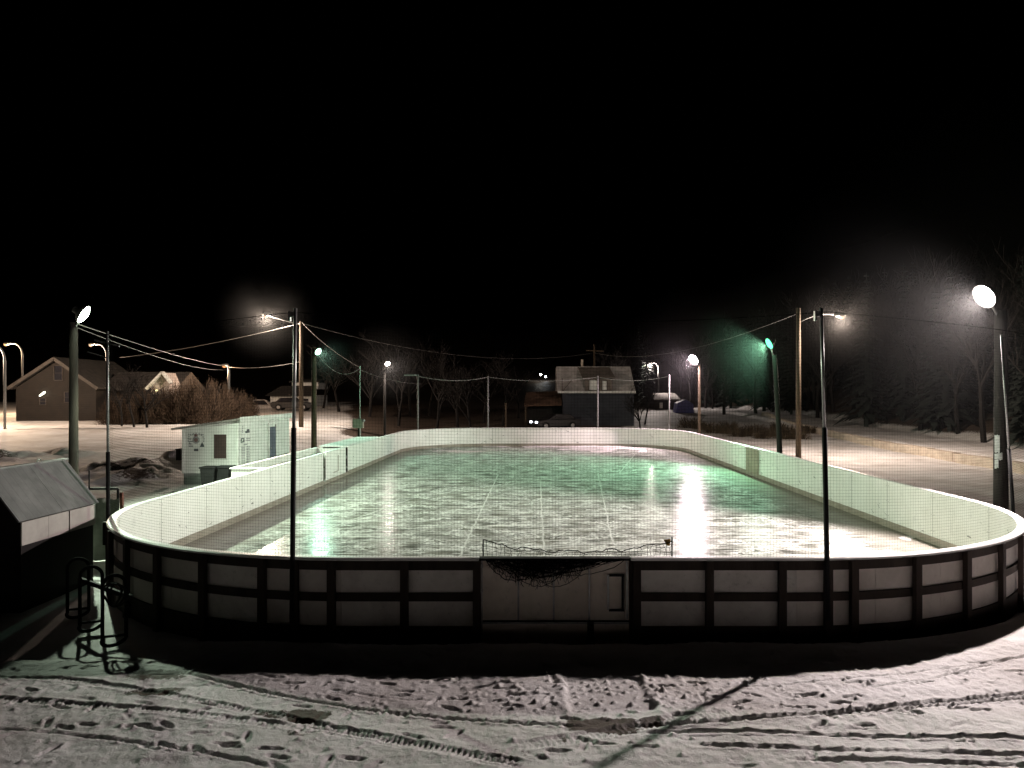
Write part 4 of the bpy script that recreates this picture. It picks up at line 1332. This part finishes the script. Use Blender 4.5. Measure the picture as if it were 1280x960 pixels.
# wire gate behind the shed
gY = 17.3
wg = empty('wire_gate', (X_at(135, gY), gY, G0), 'pipe framed yard gate with a drooping mesh sheet between shed and boards', 'gate')
mb = MB()
mb.tube([U(104, 611, gY), U(147.5, 611, gY)], 0.028, 8)
mb.tube([U(147.5, 610.5, gY), U(147.5, 650, gY)], 0.028, 8)
mb.tube([U(111.5, 588, gY), (X_at(111.5, gY), gY, G0)], 0.016, 8)
mb.build('frame', M['black'], wg)
vs, fs = [], []
for i in range(13):
    for j in range(9):
        px_ = 108 + 43 * i / 12
        p_ = U(px_, 624 + 1.5 * math.sin(i * 0.8) - 0.12 * i, gY)
        z_ = G0 + 0.03 + (p_.z - G0 - 0.03) * j / 8
        vs.append((p_.x, gY - 0.05 + 0.05 * math.sin(i * 1.1 + j * 0.6), z_))
for i in range(12):
    for j in range(8):
        fs.append((i * 9 + j, (i + 1) * 9 + j, (i + 1) * 9 + j + 1, i * 9 + j + 1))
MB().add(vs, fs).build('mesh_sheet', M['mesh_sheet'], wg, True)
MB().bar((X_at(152, gY), gY + 0.05, G0), U(152, 615, gY + 0.05), 0.06, 0.06).build('end_post', M['rust'], wg)

# bicycle rack
rk = empty('bike_rack', (-6.95, 12.1, G0), 'black metal bike rack of three tall hoops in the snow by the shed', 'bike rack')
pos = [Vector((-7.66, 12.85, 0)), Vector((-7.02, 12.12, 0)), Vector((-6.27, 11.42, 0))]
for k, p_ in enumerate(pos):
    ux = Vector((0.92, 0.38, 0)).normalized()
    hw, zt = 0.155, 0.95 + 0.03 * k
    pts = []
    gz = G0 + 0.05
    for i in range(13):
        a = PI * i / 12
        pts.append(p_ + ux * (hw * math.cos(a)) + Vector((0, 0, zt - hw + hw * math.sin(a))))
    for i in range(13):
        a = PI + PI * i / 12
        pts.append(p_ + ux * (hw * math.cos(a)) + Vector((0, -0.10 * math.sin(a) * -1.2, gz + 0.08 + 0.07 * math.sin(a))))
    MB().tube(pts, 0.027, 8, closed=True).build('hoop', M['black'], rk, True)
    MB().tube([p_ - ux * hw + Vector((0, 0, gz + 0.12)), p_ + ux * hw + Vector((0, 0, gz + 0.12))], 0.02, 8).build('rung', M['black'], rk, True)
MB().bar(pos[0] + Vector((-0.02, 0.05, 0.60)), pos[2] + Vector((0.25, 0.0, 0.68)), 0.045, 0.07).build('rail', M['black'], rk)
# a folded loop rests on the last hoop
mb = MB()
for q in range(3):
    c_ = pos[2] + Vector((0.0 + 0.04 * q, -0.06, 0.74))
    mb.tube([c_ + Vector((0.13 * math.cos(a), 0.05 * math.sin(a * 2 + q), 0.17 * math.sin(a))) for a in np.linspace(0, 2 * PI, 18, endpoint=False)], 0.016, 6, closed=True)
tag(mb.build('hose_coil', M['black']), 'dark coil of hose hung on the nearest hoop of the bike rack', 'hose')

# ------------------------------------------------------------------ retaining wall right
rw = empty('retaining_wall', (23.6, 50, 0), 'long low wall of pale concrete blocks below the lane right of the rink', 'retaining wall')
yy = 25.0
k = 0
while yy < 86:
    ln = random.uniform(0.98, 1.1)
    xx = 22.85 + (yy - 38) * 0.052 + random.uniform(-0.02, 0.02)
    gz = ground_z(xx - 0.6, yy)
    hh = 0.50 + random.uniform(-0.015, 0.015)
    MB().box(xx, xx + 0.5, yy + 0.035, yy + ln - 0.035, gz - 0.2, gz + hh).build('block', M['concrete'], rw, bevel=0.02)
    yy += ln
    k += 1

# ------------------------------------------------------------------ trees
def limb(mb_t, mb_c, p, d, length, r, depth, rnd, spread, tw):
    n = 3
    pts = [p]
    dd = d.copy()
    for i in range(n):
        dd = (dd + Vector((rnd.uniform(-.16, .16), rnd.uniform(-.16, .16), rnd.uniform(-.04, .14)))).normalized()
        pts.append(pts[-1] + dd * length / n)
    rs = [r * (1 - 0.5 * i / n) for i in range(n + 1)]
    (mb_t if depth <= 1 else mb_c).tube(pts, rs, 5 if depth <= 1 else 3, cap=False)
    if depth >= tw:
        return
    kids = rnd.randint(3, 5) if depth else rnd.randint(5, 7)
    for k in range(kids):
        t = rnd.uniform(0.30, 1.0) if depth else rnd.uniform(0.35, 1.0)
        i = min(int(t * n), n - 1)
        q = pts[i].lerp(pts[i + 1], t * n - i)
        a = rnd.uniform(0, 2 * PI)
        side = Vector((math.cos(a), math.sin(a), rnd.uniform(0.05, 0.5)))
        nd = (dd * (1 - spread) + side * spread).normalized()
        limb(mb_t, mb_c, q, nd, length * rnd.uniform(0.48, 0.72), max(r * 0.5, 0.012), depth + 1, rnd, spread, tw)


def bare_tree(name, loc, h, seed, spread=0.5, tw=4):
    rnd = random.Random(seed)
    t, c = MB(), MB()
    limb(t, c, Vector((0, 0, -0.2)), Vector((rnd.uniform(-.08, .08), rnd.uniform(-.08, .08), 1)), h * 0.5, h * 0.016 + 0.03, 0, rnd, spread, tw)
    root = bpy.data.objects.new(name, None)
    col.objects.link(root)
    root['_w'] = (0, 0, 0)
    t.build('trunk', M['bark'], root, True)
    c.build('crown', M['twig'], root)
    root.location = loc
    return root


protos = {}


def put_tree(px, Y, h, kind, label, group):
    X = X_at(px, Y)
    loc = (X, Y, ground_z(X, Y))
    if kind not in protos:
        o = bare_tree('bare_tree', loc, 8.0, 100 + kind, [0.5, 0.42, 0.58, 0.36][kind % 4])
        protos[kind] = o
    else:
        o = copy_tree(protos[kind])
        o.location = loc
    s = h / 8.0
    o.scale = (s, s, s)
    o.rotation_euler = (0, 0, random.uniform(0, 6.28))
    tag(o, label, 'tree', group)
    return o


G = 'bare trees behind the far boards'
for i, (px, Y, h) in enumerate(((462, 76, 9), (498, 72, 8), (512, 84, 9), (545, 70, 7.5), (572, 74, 8.5), (590, 66, 6.5), (604, 80, 8.5), (628, 76, 7), (648, 88, 8), (536, 90, 9.5), (424, 84, 9), (404, 92, 8))):
    put_tree(px, Y, h, i % 4, 'leafless brown tree in the dark row behind the far boards', G)
for i, (px, Y, h) in enumerate(((800, 70, 4.6), (806, 78, 5.2))):
    put_tree(px, Y, h, i % 2, 'small leafless tree at the right corner of the navy house', 'small trees right of the navy house')
for i, (px, Y, h) in enumerate(((168, 62, 5.0), (184, 61, 5.4), (152, 63, 4.6))):
    put_tree(px, Y, h, (i + 1) % 4, 'thin leafless shrubby tree in front of the brown house eaves', 'thin trees in front of the brown house')
for i, (px, Y, h) in enumerate(((905, 95, 11), (945, 90, 12), (1020, 88, 13), (862, 112, 11))):
    put_tree(px, Y, h, i % 4, 'tall leafless tree at the foot of the dark wooded slope', 'tall trees below the wooded slope')


def shrub_mesh(seed, n, rx, ry, rz, width, mat, name):
    r = np.random.default_rng(seed)
    vs, fs = [], []
    for i in range(n):
        a = r.uniform(0, 2 * PI)
        el = r.uniform(0.05, 1.0)
        rad = r.uniform(0.25, 1.0) ** 0.6
        lump = 0.78 + 0.22 * math.sin(a * 3 + seed) + 0.1 * math.sin(a * 7)
        p = np.array([rx * rad * math.cos(a) * math.sqrt(1 - el * el * 0.85) * lump, ry * rad * math.sin(a) * math.sqrt(1 - el * el * 0.85) * lump, rz * el * rad * (0.9 + 0.15 * math.sin(a * 4))])
        d = p / (np.linalg.norm(p) + 1e-6) + np.array([0, 0, 0.6]) + r.normal(0, 0.38, 3)
        d /= np.linalg.norm(d)
        ln = r.uniform(0.25, 0.85) * rz * 0.26
        s = np.cross(d, r.normal(0, 1, 3)); s /= np.linalg.norm(s) + 1e-6
        q = p - d * ln
        b = len(vs)
        vs += [tuple(q - s * width), tuple(q + s * width), tuple(p + s * width * 0.3), tuple(p - s * width * 0.3)]
        fs.append((b, b + 1, b + 2, b + 3))
    # stems
    m = MB()
    for i in range(26):
        a = r.uniform(0, 2 * PI); t = r.uniform(0.2, 0.8)
        m.tube([(0.25 * rx * math.cos(a), 0.25 * ry * math.sin(a), -0.1), (rx * t * math.cos(a) * .7, ry * t * math.sin(a) * .7, rz * 0.45), (rx * t * math.cos(a), ry * t * math.sin(a), rz * 0.8)], [0.03, 0.02, 0.008], 4, cap=False)
    return MB().add(vs, fs), m


sm, st = shrub_mesh(5, 5200, 2.9, 2.2, 3.6, 0.018, None, None)
first = None
for i, (px, Y, s) in enumerate(((192, 66, 0.95), (212, 68, 1.0), (232, 66, 1.12), (254, 67, 1.15), (274, 69, 1.05), (292, 71, 0.85), (306, 74, 0.7), (150, 65, 0.8), (170, 67, 0.85))):
    X = X_at(px, Y)
    if first is None:
        first = empty('bare_shrub', (0, 0, 0), 'x', 'shrub')
        sm.build('crown', M['shrub'], first); st.build('stem', M['bark'], first)
        o = first
    else:
        o = copy_tree(first)
    o.location = (X, Y, ground_z(X, Y)); o.scale = (s, s, s); o.rotation_euler = (0, 0, i * 1.3)
    tag(o, 'dense brown leafless shrub in the thicket along the left snow lot', 'shrub', 'thicket of brown shrubs')

sm, st = shrub_mesh(9, 1500, 1.6, 1.3, 1.3, 0.012, None, None)
first = None
for i in range(16):
    px = 862 + i * 10 + random.uniform(-4, 4); Y = 66 + 10 * random.random() - i * 0.5
    X = X_at(px, Y)
    if first is None:
        first = empty('low_shrub', (0, 0, 0), 'x', 'shrub')
        sm.build('crown', M['weed'], first); st.build('stem', M['bark'], first)
        o = first
    else:
        o = copy_tree(first)
    s = random.uniform(0.6, 1.15)
    o.location = (X, Y, ground_z(X, Y)); o.scale = (s * 1.2, s * 1.2, s); o.rotation_euler = (0, 0, i * 1.9)
    tag(o, 'low dry shrub on the bank beyond the far right boards', 'shrub', 'low shrubs on the right bank')

# weeds poking out of the snow along the right boards: nobody could count them
vs, fs = [], []
r = np.random.default_rng(3)
for i in range(1700):
    y = r.uniform(19, 50)
    x = 11.0 + abs(r.normal(0, 0.55)) if r.random() < 0.8 else r.uniform(10.4, 15)
    if r.random() < 0.5 * (math.sin(y * 1.3) * math.sin(y * 0.37 + 1) < 0):
        continue
    z = ground_z(x, y) if i % 3 == 0 or i == 0 else z
    hgt = r.uniform(0.05, 0.26); a = r.uniform(0, 2 * PI); w_ = 0.008
    b = len(vs)
    vs += [(x - w_, y, z - 0.04), (x + w_, y, z - 0.04), (x + 0.6 * hgt * math.cos(a), y + 0.6 * hgt * math.sin(a), z + hgt)]
    fs.append((b, b + 1, b + 2))
o = MB().add(vs, fs).build('dead_weeds', M['weed'])
tag(o, 'dead weeds sticking out of the snow along the right boards', 'weeds', kind='stuff')

# the wooded slope on the right reads as one dark mass
def spruce(seed, h):
    r = random.Random(seed)
    m = MB()
    m.tube([(0, 0, -0.3), (0, 0, h)], [h * 0.016, 0.01], 5, cap=False)
    lv = int(h * 2.6)
    for i in range(lv):
        t = (i + 0.5) / lv
        z = h * (0.08 + 0.92 * t)
        rad = h * 0.20 * (1 - t) ** 0.85 + 0.12
        nb = 9
        for k in range(nb):
            a = 2 * PI * (k + r.random() * 0.8) / nb
            L_ = rad * r.uniform(0.65, 1.15)
            ca, sa = math.cos(a), math.sin(a)
            for j in range(3):
                f0, f1 = j / 3, (j + 1.25) / 3
                w_ = 0.16 * rad * (1 - f0 * 0.6) + 0.05
                p0 = Vector((ca * L_ * f0, sa * L_ * f0, z - 0.25 * L_ * f0)); p1 = Vector((ca * L_ * f1, sa * L_ * f1, z - 0.34 * L_ * f1 - r.uniform(0, .1)))
                s = Vector((-sa, ca, 0)) * w_
                m.add([p0 - s, p0 + s, p1], [(0, 1, 2)])
    return m


def forest():
    kinds = []
    for k in range(3):
        s = spruce(300 + k, 10.0)
        kinds.append((np.array(s.v), s.f, 0))
    for k in range(4):
        t, c = MB(), MB()
        limb(t, c, Vector((0, 0, -0.3)), Vector((0, 0, 1)), 5.0, 0.17, 0, random.Random(400 + k), 0.42, 4)
        o_ = len(t.v)
        kinds.append((np.array(t.v + c.v), t.f + [tuple(i + o_ for i in f) for f in c.f], 1))
    V, Fs, mi = [], [], []
    base = 0
    r = random.Random(77)
    places = []
    for i in range(230):
        y = 26 + 100 * r.random() ** 1.25
        x = 31.5 + r.random() ** 1.3 * 55
        places.append((x, y))
    for i in range(46):
        places.append((30 + r.uniform(-1, 5), 30 + i * 1.7))
    for i in range(60):
        y = 116 + r.random() * 40
        places.append((r.uniform(12, 60), y))
    for (x, y) in places:
        k = r.choice([0, 1, 2, 3, 4, 5, 6, 3, 4])
        v, f, m_ = kinds[k]
        s = r.uniform(0.75, 1.45)
        a = r.uniform(0, 6.28)
        ca, sa = math.cos(a) * s, math.sin(a) * s
        w_ = np.stack([v[:, 0] * ca - v[:, 1] * sa + x, v[:, 0] * sa + v[:, 1] * ca + y, v[:, 2] * s + ground_z(x, y)], -1)
        V.append(w_)
        Fs += [tuple(i_ + base for i_ in ff) for ff in f]
        mi += [m_] * len(f)
        base += len(v)
    me = bpy.data.meshes.new('woods')
    me.from_pydata(np.concatenate(V).tolist(), [], Fs)
    me.materials.append(M['needles']); me.materials.append(M['twig'])
    me.polygons.foreach_set('material_index', mi)
    o = bpy.data.objects.new('woods', me)
    col.objects.link(o)
    tag(o, 'dark mixed woods covering the slope right of the lane', 'woods', kind='stuff')


forest()

# ------------------------------------------------------------------ houses and vehicles
def window(parent, x0, x1, z0, z1, y, frame='white_paint', glass='glass_dark', t=0.07, mull=True):
    w = MB().box(x0, x1, y - 0.02, y - 0.004, z0, z1).build('window', M[glass], parent)
    m = MB()
    for a, b in (((x0, z0), (x1, z0)), ((x0, z1), (x1, z1)), ((x0, z0), (x0, z1)), ((x1, z0), (x1, z1))):
        m.bar((a[0], y - 0.045, a[1]), (b[0], y - 0.045, b[1]), t, 0.045)
    if mull:
        m.bar((x0, y - 0.035, (z0 + z1) / 2), (x1, y - 0.035, (z0 + z1) / 2), t * 0.8, 0.03)
    m.build('frame', M[frame], w)
    return w


def gable_roof(x0, x1, xr, ze0, ze1, zr, y0, y1, t, mat, parent):
    for (xe, ze) in ((x0, ze0), (x1, ze1)):
        MB().prism([(xe, y0, ze), (xr, y0, zr), (xr, y0, zr + t), (xe, y0, ze + t)], (0, y1 - y0, 0)).build('roof', M[mat], parent)


HY = 69.0
hx = lambda px: X_at(px, HY)
hz = lambda py: Z_at(py, HY)
hg = ground_z(hx(70), HY) - 0.2
house = empty('brown_house', (hx(75), HY + 4, hg), 'brown gabled house with a frosted roof behind the left snow lot', 'house')
MB().prism([(hx(20), HY, hg), (hx(120), HY, hg), (hx(120), HY, hz(484)), (hx(71.5), HY, hz(450.5)), (hx(20), HY, hz(485))], (0, 9, 0)).build('wall', M['brown_wall'], house)
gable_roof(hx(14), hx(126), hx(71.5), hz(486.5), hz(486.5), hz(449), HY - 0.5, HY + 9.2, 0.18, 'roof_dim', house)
for a, b in (((14, 486), (71.5, 448.6)), ((126, 486), (71.5, 448.6))):
    MB().bar((hx(a[0]), HY - 0.54, hz(a[1])), (hx(b[0]), HY - 0.54, hz(b[1])), 0.05, 0.28, up=(0, 0, 1)).build('barge_board', M['trim_dim'], house)
# wing with eaves towards the yard
MB().box(hx(121), hx(205), HY + 2.0, HY + 8, hg, hz(487)).build('wing_wall', M['brown_wall'], house)
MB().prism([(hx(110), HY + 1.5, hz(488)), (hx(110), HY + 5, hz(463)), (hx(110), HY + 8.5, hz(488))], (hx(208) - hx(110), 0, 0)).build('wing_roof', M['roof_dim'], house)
w = window(house, hx(68), hx(78.5), hz(475.5), hz(457), HY, frame='trim_dim')
window(house, hx(50), hx(58), hz(506), hz(497.5), HY, frame='trim_dim')
window(house, hx(81), hx(88), hz(503), hz(490), HY, frame='trim_dim')
pl = MB().lathe((hx(55), HY - 0.25, hz(492.5)), (0.75, 0, 0.55), [(-0.32, 0.03), (-0.2, 0.07), (0.22, 0.10), (0.32, 0.04)], 10).build('window_reflex', glow('window_reflex_glow', (1, 0.97, 0.75), 6.0), house)  # glowing spindle added for the bright reflex at the window
# small lit gable at the right end
gx0, gx1, gy = hx(186), hx(217), HY - 0.2
MB().prism([(hx(190), gy, hg), (hx(213), gy, hg), (hx(213), gy, hz(480)), (hx(207), gy, hz(466)), (hx(190), gy, hz(484))], (0, 2.1, 0)).build('porch_wall', M['ply'], house)
for a, b in (((217.5, 479), (207, 465.4)), ((186, 487), (207, 465.4))):
    MB().bar((hx(a[0]), gy - 0.3, hz(a[1])), (hx(b[0]), gy - 0.3, hz(b[1])), 0.5, 0.16).build('porch_rafter', M['white_paint'], house)
l = lamp('porch_bulb', (hx(198), gy - 1.2, hz(489)), (1.0, 0.80, 0.35), 14, 0.08)
MB().lathe((hx(198), gy - 0.05, hz(488)), (0, -1, 0), [(0, 0.05), (0.1, 0.09), (0.2, 0.05)], 10).build('porch_lamp', glow('porch_glow', (1, 0.8, 0.4), 8.0), house)
l.parent = house; l.location = Vector(l.location) - Vector(house['_w'])

# garage behind the shack
QY = 96.0
qx = lambda px: X_at(px, QY); qz = lambda py: Z_at(py, QY)
qg = ground_z(qx(360), QY) - 0.2
ga = empty('garage', (qx(360), QY + 3, qg), 'low white garage with a dark roof seen behind the tall utility pole', 'garage')
MB().box(qx(338), qx(390), QY, QY + 7, qg, qz(494)).build('wall', M['white_paint'], ga)
MB().prism([(qx(333), QY - 0.6, qz(495)), (qx(341), QY + 3, qz(483)), (qx(385), QY + 3, qz(483)), (qx(394), QY - 0.6, qz(495))], (0, 0.3, 0.12)).build('roof', M['dark_roof'], ga)
MB().box(qx(354), qx(388), QY + 3.5, QY + 8, qz(486), qz(477.5)).build('upper_wall', M['white_paint'], ga)
MB().prism([(qx(351), QY + 3.2, qz(477.3)), (qx(390), QY + 3.2, qz(477.3)), (qx(388), QY + 6, qz(474)), (qx(353), QY + 6, qz(474))], (0, 0.1, 0.15)).build('upper_roof', M['dark_roof'], ga)
dr = MB().box(qx(350), qx(372), QY - 0.06, QY - 0.004, qg, qz(497.5)).build('door', M['dark_wall'], ga)
window(ga, qx(376), qx(386), qz(505), qz(498), QY)


def vehicle(name, X, Y, gz, rot, paint, label, cat, pickup=True, lights=False):
    root = empty(name, (0, 0, 0), label, cat)
    Wd = 0.95
    side = [(-2.6, 0.42), (-2.62, 0.95), (-2.5, 1.02), (-0.9, 1.04), (-0.55, 1.08), (1.2, 1.08), (2.3, 0.98), (2.62, 0.82), (2.66, 0.45), (2.3, 0.34), (-2.4, 0.34)] if pickup else \
           [(-2.2, 0.40), (-2.25, 0.85), (-2.0, 0.98), (1.0, 0.98), (2.0, 0.85), (2.2, 0.65), (2.2, 0.38), (2.0, 0.28), (-2.0, 0.28)]
    MB().prism([(x, -Wd, z) for x, z in side], (0, 2 * Wd, 0)).build('body', M[paint], root, bevel=0.06)
    cab = [(-0.85, 1.05), (-0.70, 1.68), (-0.5, 1.76), (0.55, 1.76), (0.8, 1.66), (1.35, 1.07)] if pickup else [(-1.7, 0.97), (-1.2, 1.42), (0.2, 1.45), (1.05, 0.97)]
    MB().prism([(x, -Wd + 0.08, z) for x, z in cab], (0, 2 * Wd - 0.16, 0)).build('cab', M[paint], root, bevel=0.05)
    win = [(-0.62, 1.12), (-0.55, 1.62), (0.58, 1.64), (1.02, 1.12)] if pickup else [(-1.4, 1.0), (-1.05, 1.36), (0.12, 1.38), (0.75, 1.0)]
    for sg in (-1, 1):
        MB().prism([(x, sg * (Wd - 0.075), z) for x, z in win], (0, sg * 0.02, 0)).build('window', M['glass_dark'], root)
    for wx in (-1.6, 1.65) if pickup else (-1.35, 1.35):
        for sg in (-1, 1):
            w_ = MB().lathe((wx, sg * (Wd - 0.16), 0.37), (0, sg, 0), [(0, 0.37), (0.2, 0.37)], 16).build('wheel', M['tyre'], root)
            MB().lathe((wx, sg * (Wd + 0.043), 0.37), (0, sg, 0), [(0, 0.2), (0.015, 0.18)], 12).build('rim', M['steel'], w_)
    ex = 2.67 if pickup else 2.21
    for sg in (-1, 1):
        MB().box(ex - 0.06, ex + 0.012, sg * 0.68 - 0.18, sg * 0.68 + 0.18, 0.62, 0.78).build('headlight', glow('headlight_glow', (0.85, 0.9, 1.0), 14.0) if lights else M['paper'], root)
    root.location = (X, Y, gz); root.rotation_euler = (0, 0, rot)
    return root


VX, VY = X_at(325, 92), 92.0
vehicle('pickup_truck', VX, VY, Z_at(517.5, 92), 0.25, 'car_white', 'white pickup truck parked behind the white shack', 'pickup truck')
VX, VY = X_at(400, 88), 88.0
vehicle('parked_car', X_at(366, 86), 86, Z_at(513, 86), 0.1, 'car_dark', 'dark car parked in front of the white garage', 'car', False)

# navy house with the mansard roof
BY = 76.0
bx = lambda px: X_at(px, BY); bz = lambda py: Z_at(py, BY)
bg = ground_z(bx(745), BY) - 0.2
nh = empty('navy_house', (bx(745), BY + 3, bg), 'navy house with a snow dusted mansard roof and wide dormer behind the far boards', 'house')
MB().box(bx(703.5), bx(792.5), BY, BY + 8, bg, bz(490.5)).build('wall', M['navy_wall'], nh)
MB().add([(bx(697), BY - 0.5, bz(490)), (bx(794), BY - 0.5, bz(490)), (bx(790), BY + 1.5, bz(457.5)), (bx(696.5), BY + 1.5, bz(457.5)),
          (bx(697), BY + 8.5, bz(490)), (bx(794), BY + 8.5, bz(490)), (bx(790), BY + 6.5, bz(457.5)), (bx(696.5), BY + 6.5, bz(457.5))],
         [(0, 1, 2, 3), (5, 4, 7, 6), (4, 0, 3, 7), (1, 5, 6, 2), (3, 2, 6, 7), (4, 5, 1, 0)]).build('roof', M['roof_snow'], nh)
MB().box(bx(697), bx(794), BY - 0.54, BY - 0.505, bz(491.5), bz(489)).build('eaves_board', M['white_paint'], nh)
# shed dormer
dm = MB()
dm.add([(bx(731), BY - 0.55, bz(488.8)), (bx(764), BY - 0.55, bz(488.8)), (bx(764), BY - 0.55, bz(473.5)), (bx(731), BY - 0.55, bz(473.5)),
        (bx(731), BY + 1.3, bz(488.8)), (bx(764), BY + 1.3, bz(488.8)), (bx(764), BY + 1.3, bz(462)), (bx(731), BY + 1.3, bz(462))],
       [(0, 1, 2, 3), (1, 5, 6, 2), (4, 0, 3, 7)])
dm = dm.build('dormer', M['dormer'], nh)
MB().prism([(bx(727.5), BY - 0.95, bz(473.5)), (bx(767.5), BY - 0.95, bz(472.5)), (bx(763), BY + 1.6, bz(458.5)), (bx(722.5), BY + 1.6, bz(458.5))], (0, 0.02, 0.10)).build('roof', M['dormer'], dm)
window(dm, bx(736), bx(747), bz(488), bz(475), BY - 0.55, mull=False, glass='white_paint', frame='timber')
window(dm, bx(752), bx(758), bz(488), bz(476), BY - 0.55, mull=False, glass='white_paint', frame='timber')
MB().bar((bx(703), BY - 0.55, bz(489)), (bx(715), BY - 0.6, bz(474.5)), 0.07, 0.07).build('roof_ladder', M['timber'], nh)
MB().bar((bx(702.5), BY - 0.55, bz(488)), (bx(702.5), BY - 0.55, bz(473)), 0.07, 0.07).build('vent_pipe', M['timber'], nh)
MB().box(bx(729), bx(731.5), BY + 3.4, BY + 3.9, bz(460), bz(447.5)).build('chimney', M['concrete'], nh)
# low wing on the left
MB().prism([(bx(655), BY + 0.2, bz(508)), (bx(657), BY + 4.0, bz(492)), (bx(702.5), BY + 4.0, bz(490)), (bx(702.5), BY + 0.2, bz(507))], (0, 0.1, 0.14)).build('wing_roof', M['brown_roof'], nh)
MB().box(bx(659), bx(702.5), BY + 2.0, BY + 6, bg, bz(506)).build('wing_wall', M['dark_wall'], nh)
for px_ in (656.5, 633):
    pass
MB().box(bx(656), bx(658), BY + 0.3, BY + 0.45, bg, bz(507)).build('wing_post', M['pole_wood'], nh)

MY = 92.0
mp_ = empty('utility_mast', (X_at(743, MY), MY, ground_z(X_at(743, MY), MY)), 'thin utility mast with a crossarm rising behind the navy house', 'utility pole')
gx = X_at(743, MY)
MB().tube([(gx, MY, ground_z(gx, MY)), (gx, MY, Z_at(431, MY))], 0.12, 8).build('pole', M['pole_wood'], mp_, True)
MB().bar((gx - 1.0, MY, Z_at(438, MY)), (gx + 1.1, MY, Z_at(439, MY)), 0.1, 0.12).build('crossarm', M['pole_wood'], mp_)

vehicle('parked_car', X_at(694, 72), 72.0, ground_z(X_at(694, 72), 72), -2.75, 'car_dark', 'dark car with lit headlights beside the navy house', 'car', False, True)

# little house beyond the far right corner
LY = 112.0
lx = lambda px: X_at(px, LY); lz = lambda py: Z_at(py, LY)
lg = ground_z(lx(832), LY) - 0.2
lh = empty('small_house', (lx(832), LY + 3, lg), 'small brown house with a pale roof far beyond the right corner of the rink', 'house')
MB().box(lx(819), lx(846), LY, LY + 6, lg, lz(499)).build('wall', M['brown_wall'], lh)
MB().prism([(lx(816.5), LY - 0.8, lz(500)), (lx(819), LY + 3, lz(492.5)), (lx(848), LY + 3, lz(492.5)), (lx(849.5), LY - 0.8, lz(500))], (0, 0.15, 0.15)).build('roof', M['roof_snow'], lh)
window(lh, lx(824.5), lx(828), lz(510), lz(503.5), LY, glass='paper', mull=False)
MB().box(lx(836), lx(841), LY - 0.05, LY - 0.004, lg, lz(502)).build('door', M['dark_wall'], lh)
# tarped stack
TY = 98.0
mb = MB()
tz = ground_z(X_at(857, TY), TY)
mb.prism([(X_at(845, TY), TY, tz), (X_at(868, TY), TY, tz), (X_at(867, TY), TY, tz + 1.2), (X_at(858, TY), TY, tz + 1.75), (X_at(847, TY), TY, tz + 1.3)], (0, 2.5, 0))
tag(mb.build('covered_trailer', M['blue_tarp'], bevel=0.08), 'trailer under a blue tarp beside the small brown house', 'trailer')
# dark posts near it
for px_, Y_, t_, lab in ((836.5, 80, 491, 'thin dark post in front of the small brown house'), (632.5, 72, 505, 'pale short post left of the navy house')):
    X_ = X_at(px_, Y_)
    g_ = ground_z(X_, Y_)
    m = MB().tube([(X_, Y_, g_ - 0.2), (X_, Y_, Z_at(t_, Y_))], 0.09, 8)
    m.lathe((X_, Y_, Z_at(t_, Y_)), (0, 0, 1), [(0, 0.12), (0.05, 0.12), (0.1, 0.04)], 8)
    tag(m.build('fence_post', M['pole_wood']), lab, 'post')

# ------------------------------------------------------------------ night sky, haze, camera
wd = bpy.data.worlds.new('World')
sc.world = wd
wd.use_nodes = True
nt = wd.node_tree
nt.nodes.clear()
out = nt.nodes.new('ShaderNodeOutputWorld')
bg_ = nt.nodes.new('ShaderNodeBackground')
sky = nt.nodes.new('ShaderNodeTexSky')
sky.sky_type = 'NISHITA'
sky.sun_disc = False
sky.sun_elevation = math.radians(-9)
sky.sun_rotation = math.radians(200)
bg_.inputs['Strength'].default_value = 0.05
nt.links.new(sky.outputs[0], bg_.inputs[0])
nt.links.new(bg_.outputs[0], out.inputs[0])
HAZE = 0
if HAZE:
    vs_ = nt.nodes.new('ShaderNodeVolumeScatter')
    vs_.inputs['Density'].default_value = HAZE
    vs_.inputs['Anisotropy'].default_value = 0.3
    nt.links.new(vs_.outputs[0], out.inputs['Volume'])

cam = bpy.data.cameras.new('camera')
co = bpy.data.objects.new('camera', cam)
col.objects.link(co)
cam.sensor_width = 36
cam.lens = F / 1280 * 36
cam.shift_x = -(CX - 640) / 1280
cam.shift_y = (CY - 480) / 1280
cam.clip_start = 0.05
cam.clip_end = 2000
co.location = (0, 0, CZ)
co.rotation_euler = (PI / 2, 0, 0)
sc.camera = co

sc.view_settings.view_transform = 'Standard'
sc.view_settings.look = 'None'
sc.view_settings.exposure = 0
sc.view_settings.gamma = 1
for o in bpy.data.objects:
    if '_w' in o:
        del o['_w']
sc.cycles.use_denoising = True
sc.cycles.max_bounces = 6
sc.cycles.sample_clamp_indirect = 4.0
sc.cycles.volume_bounces = 0
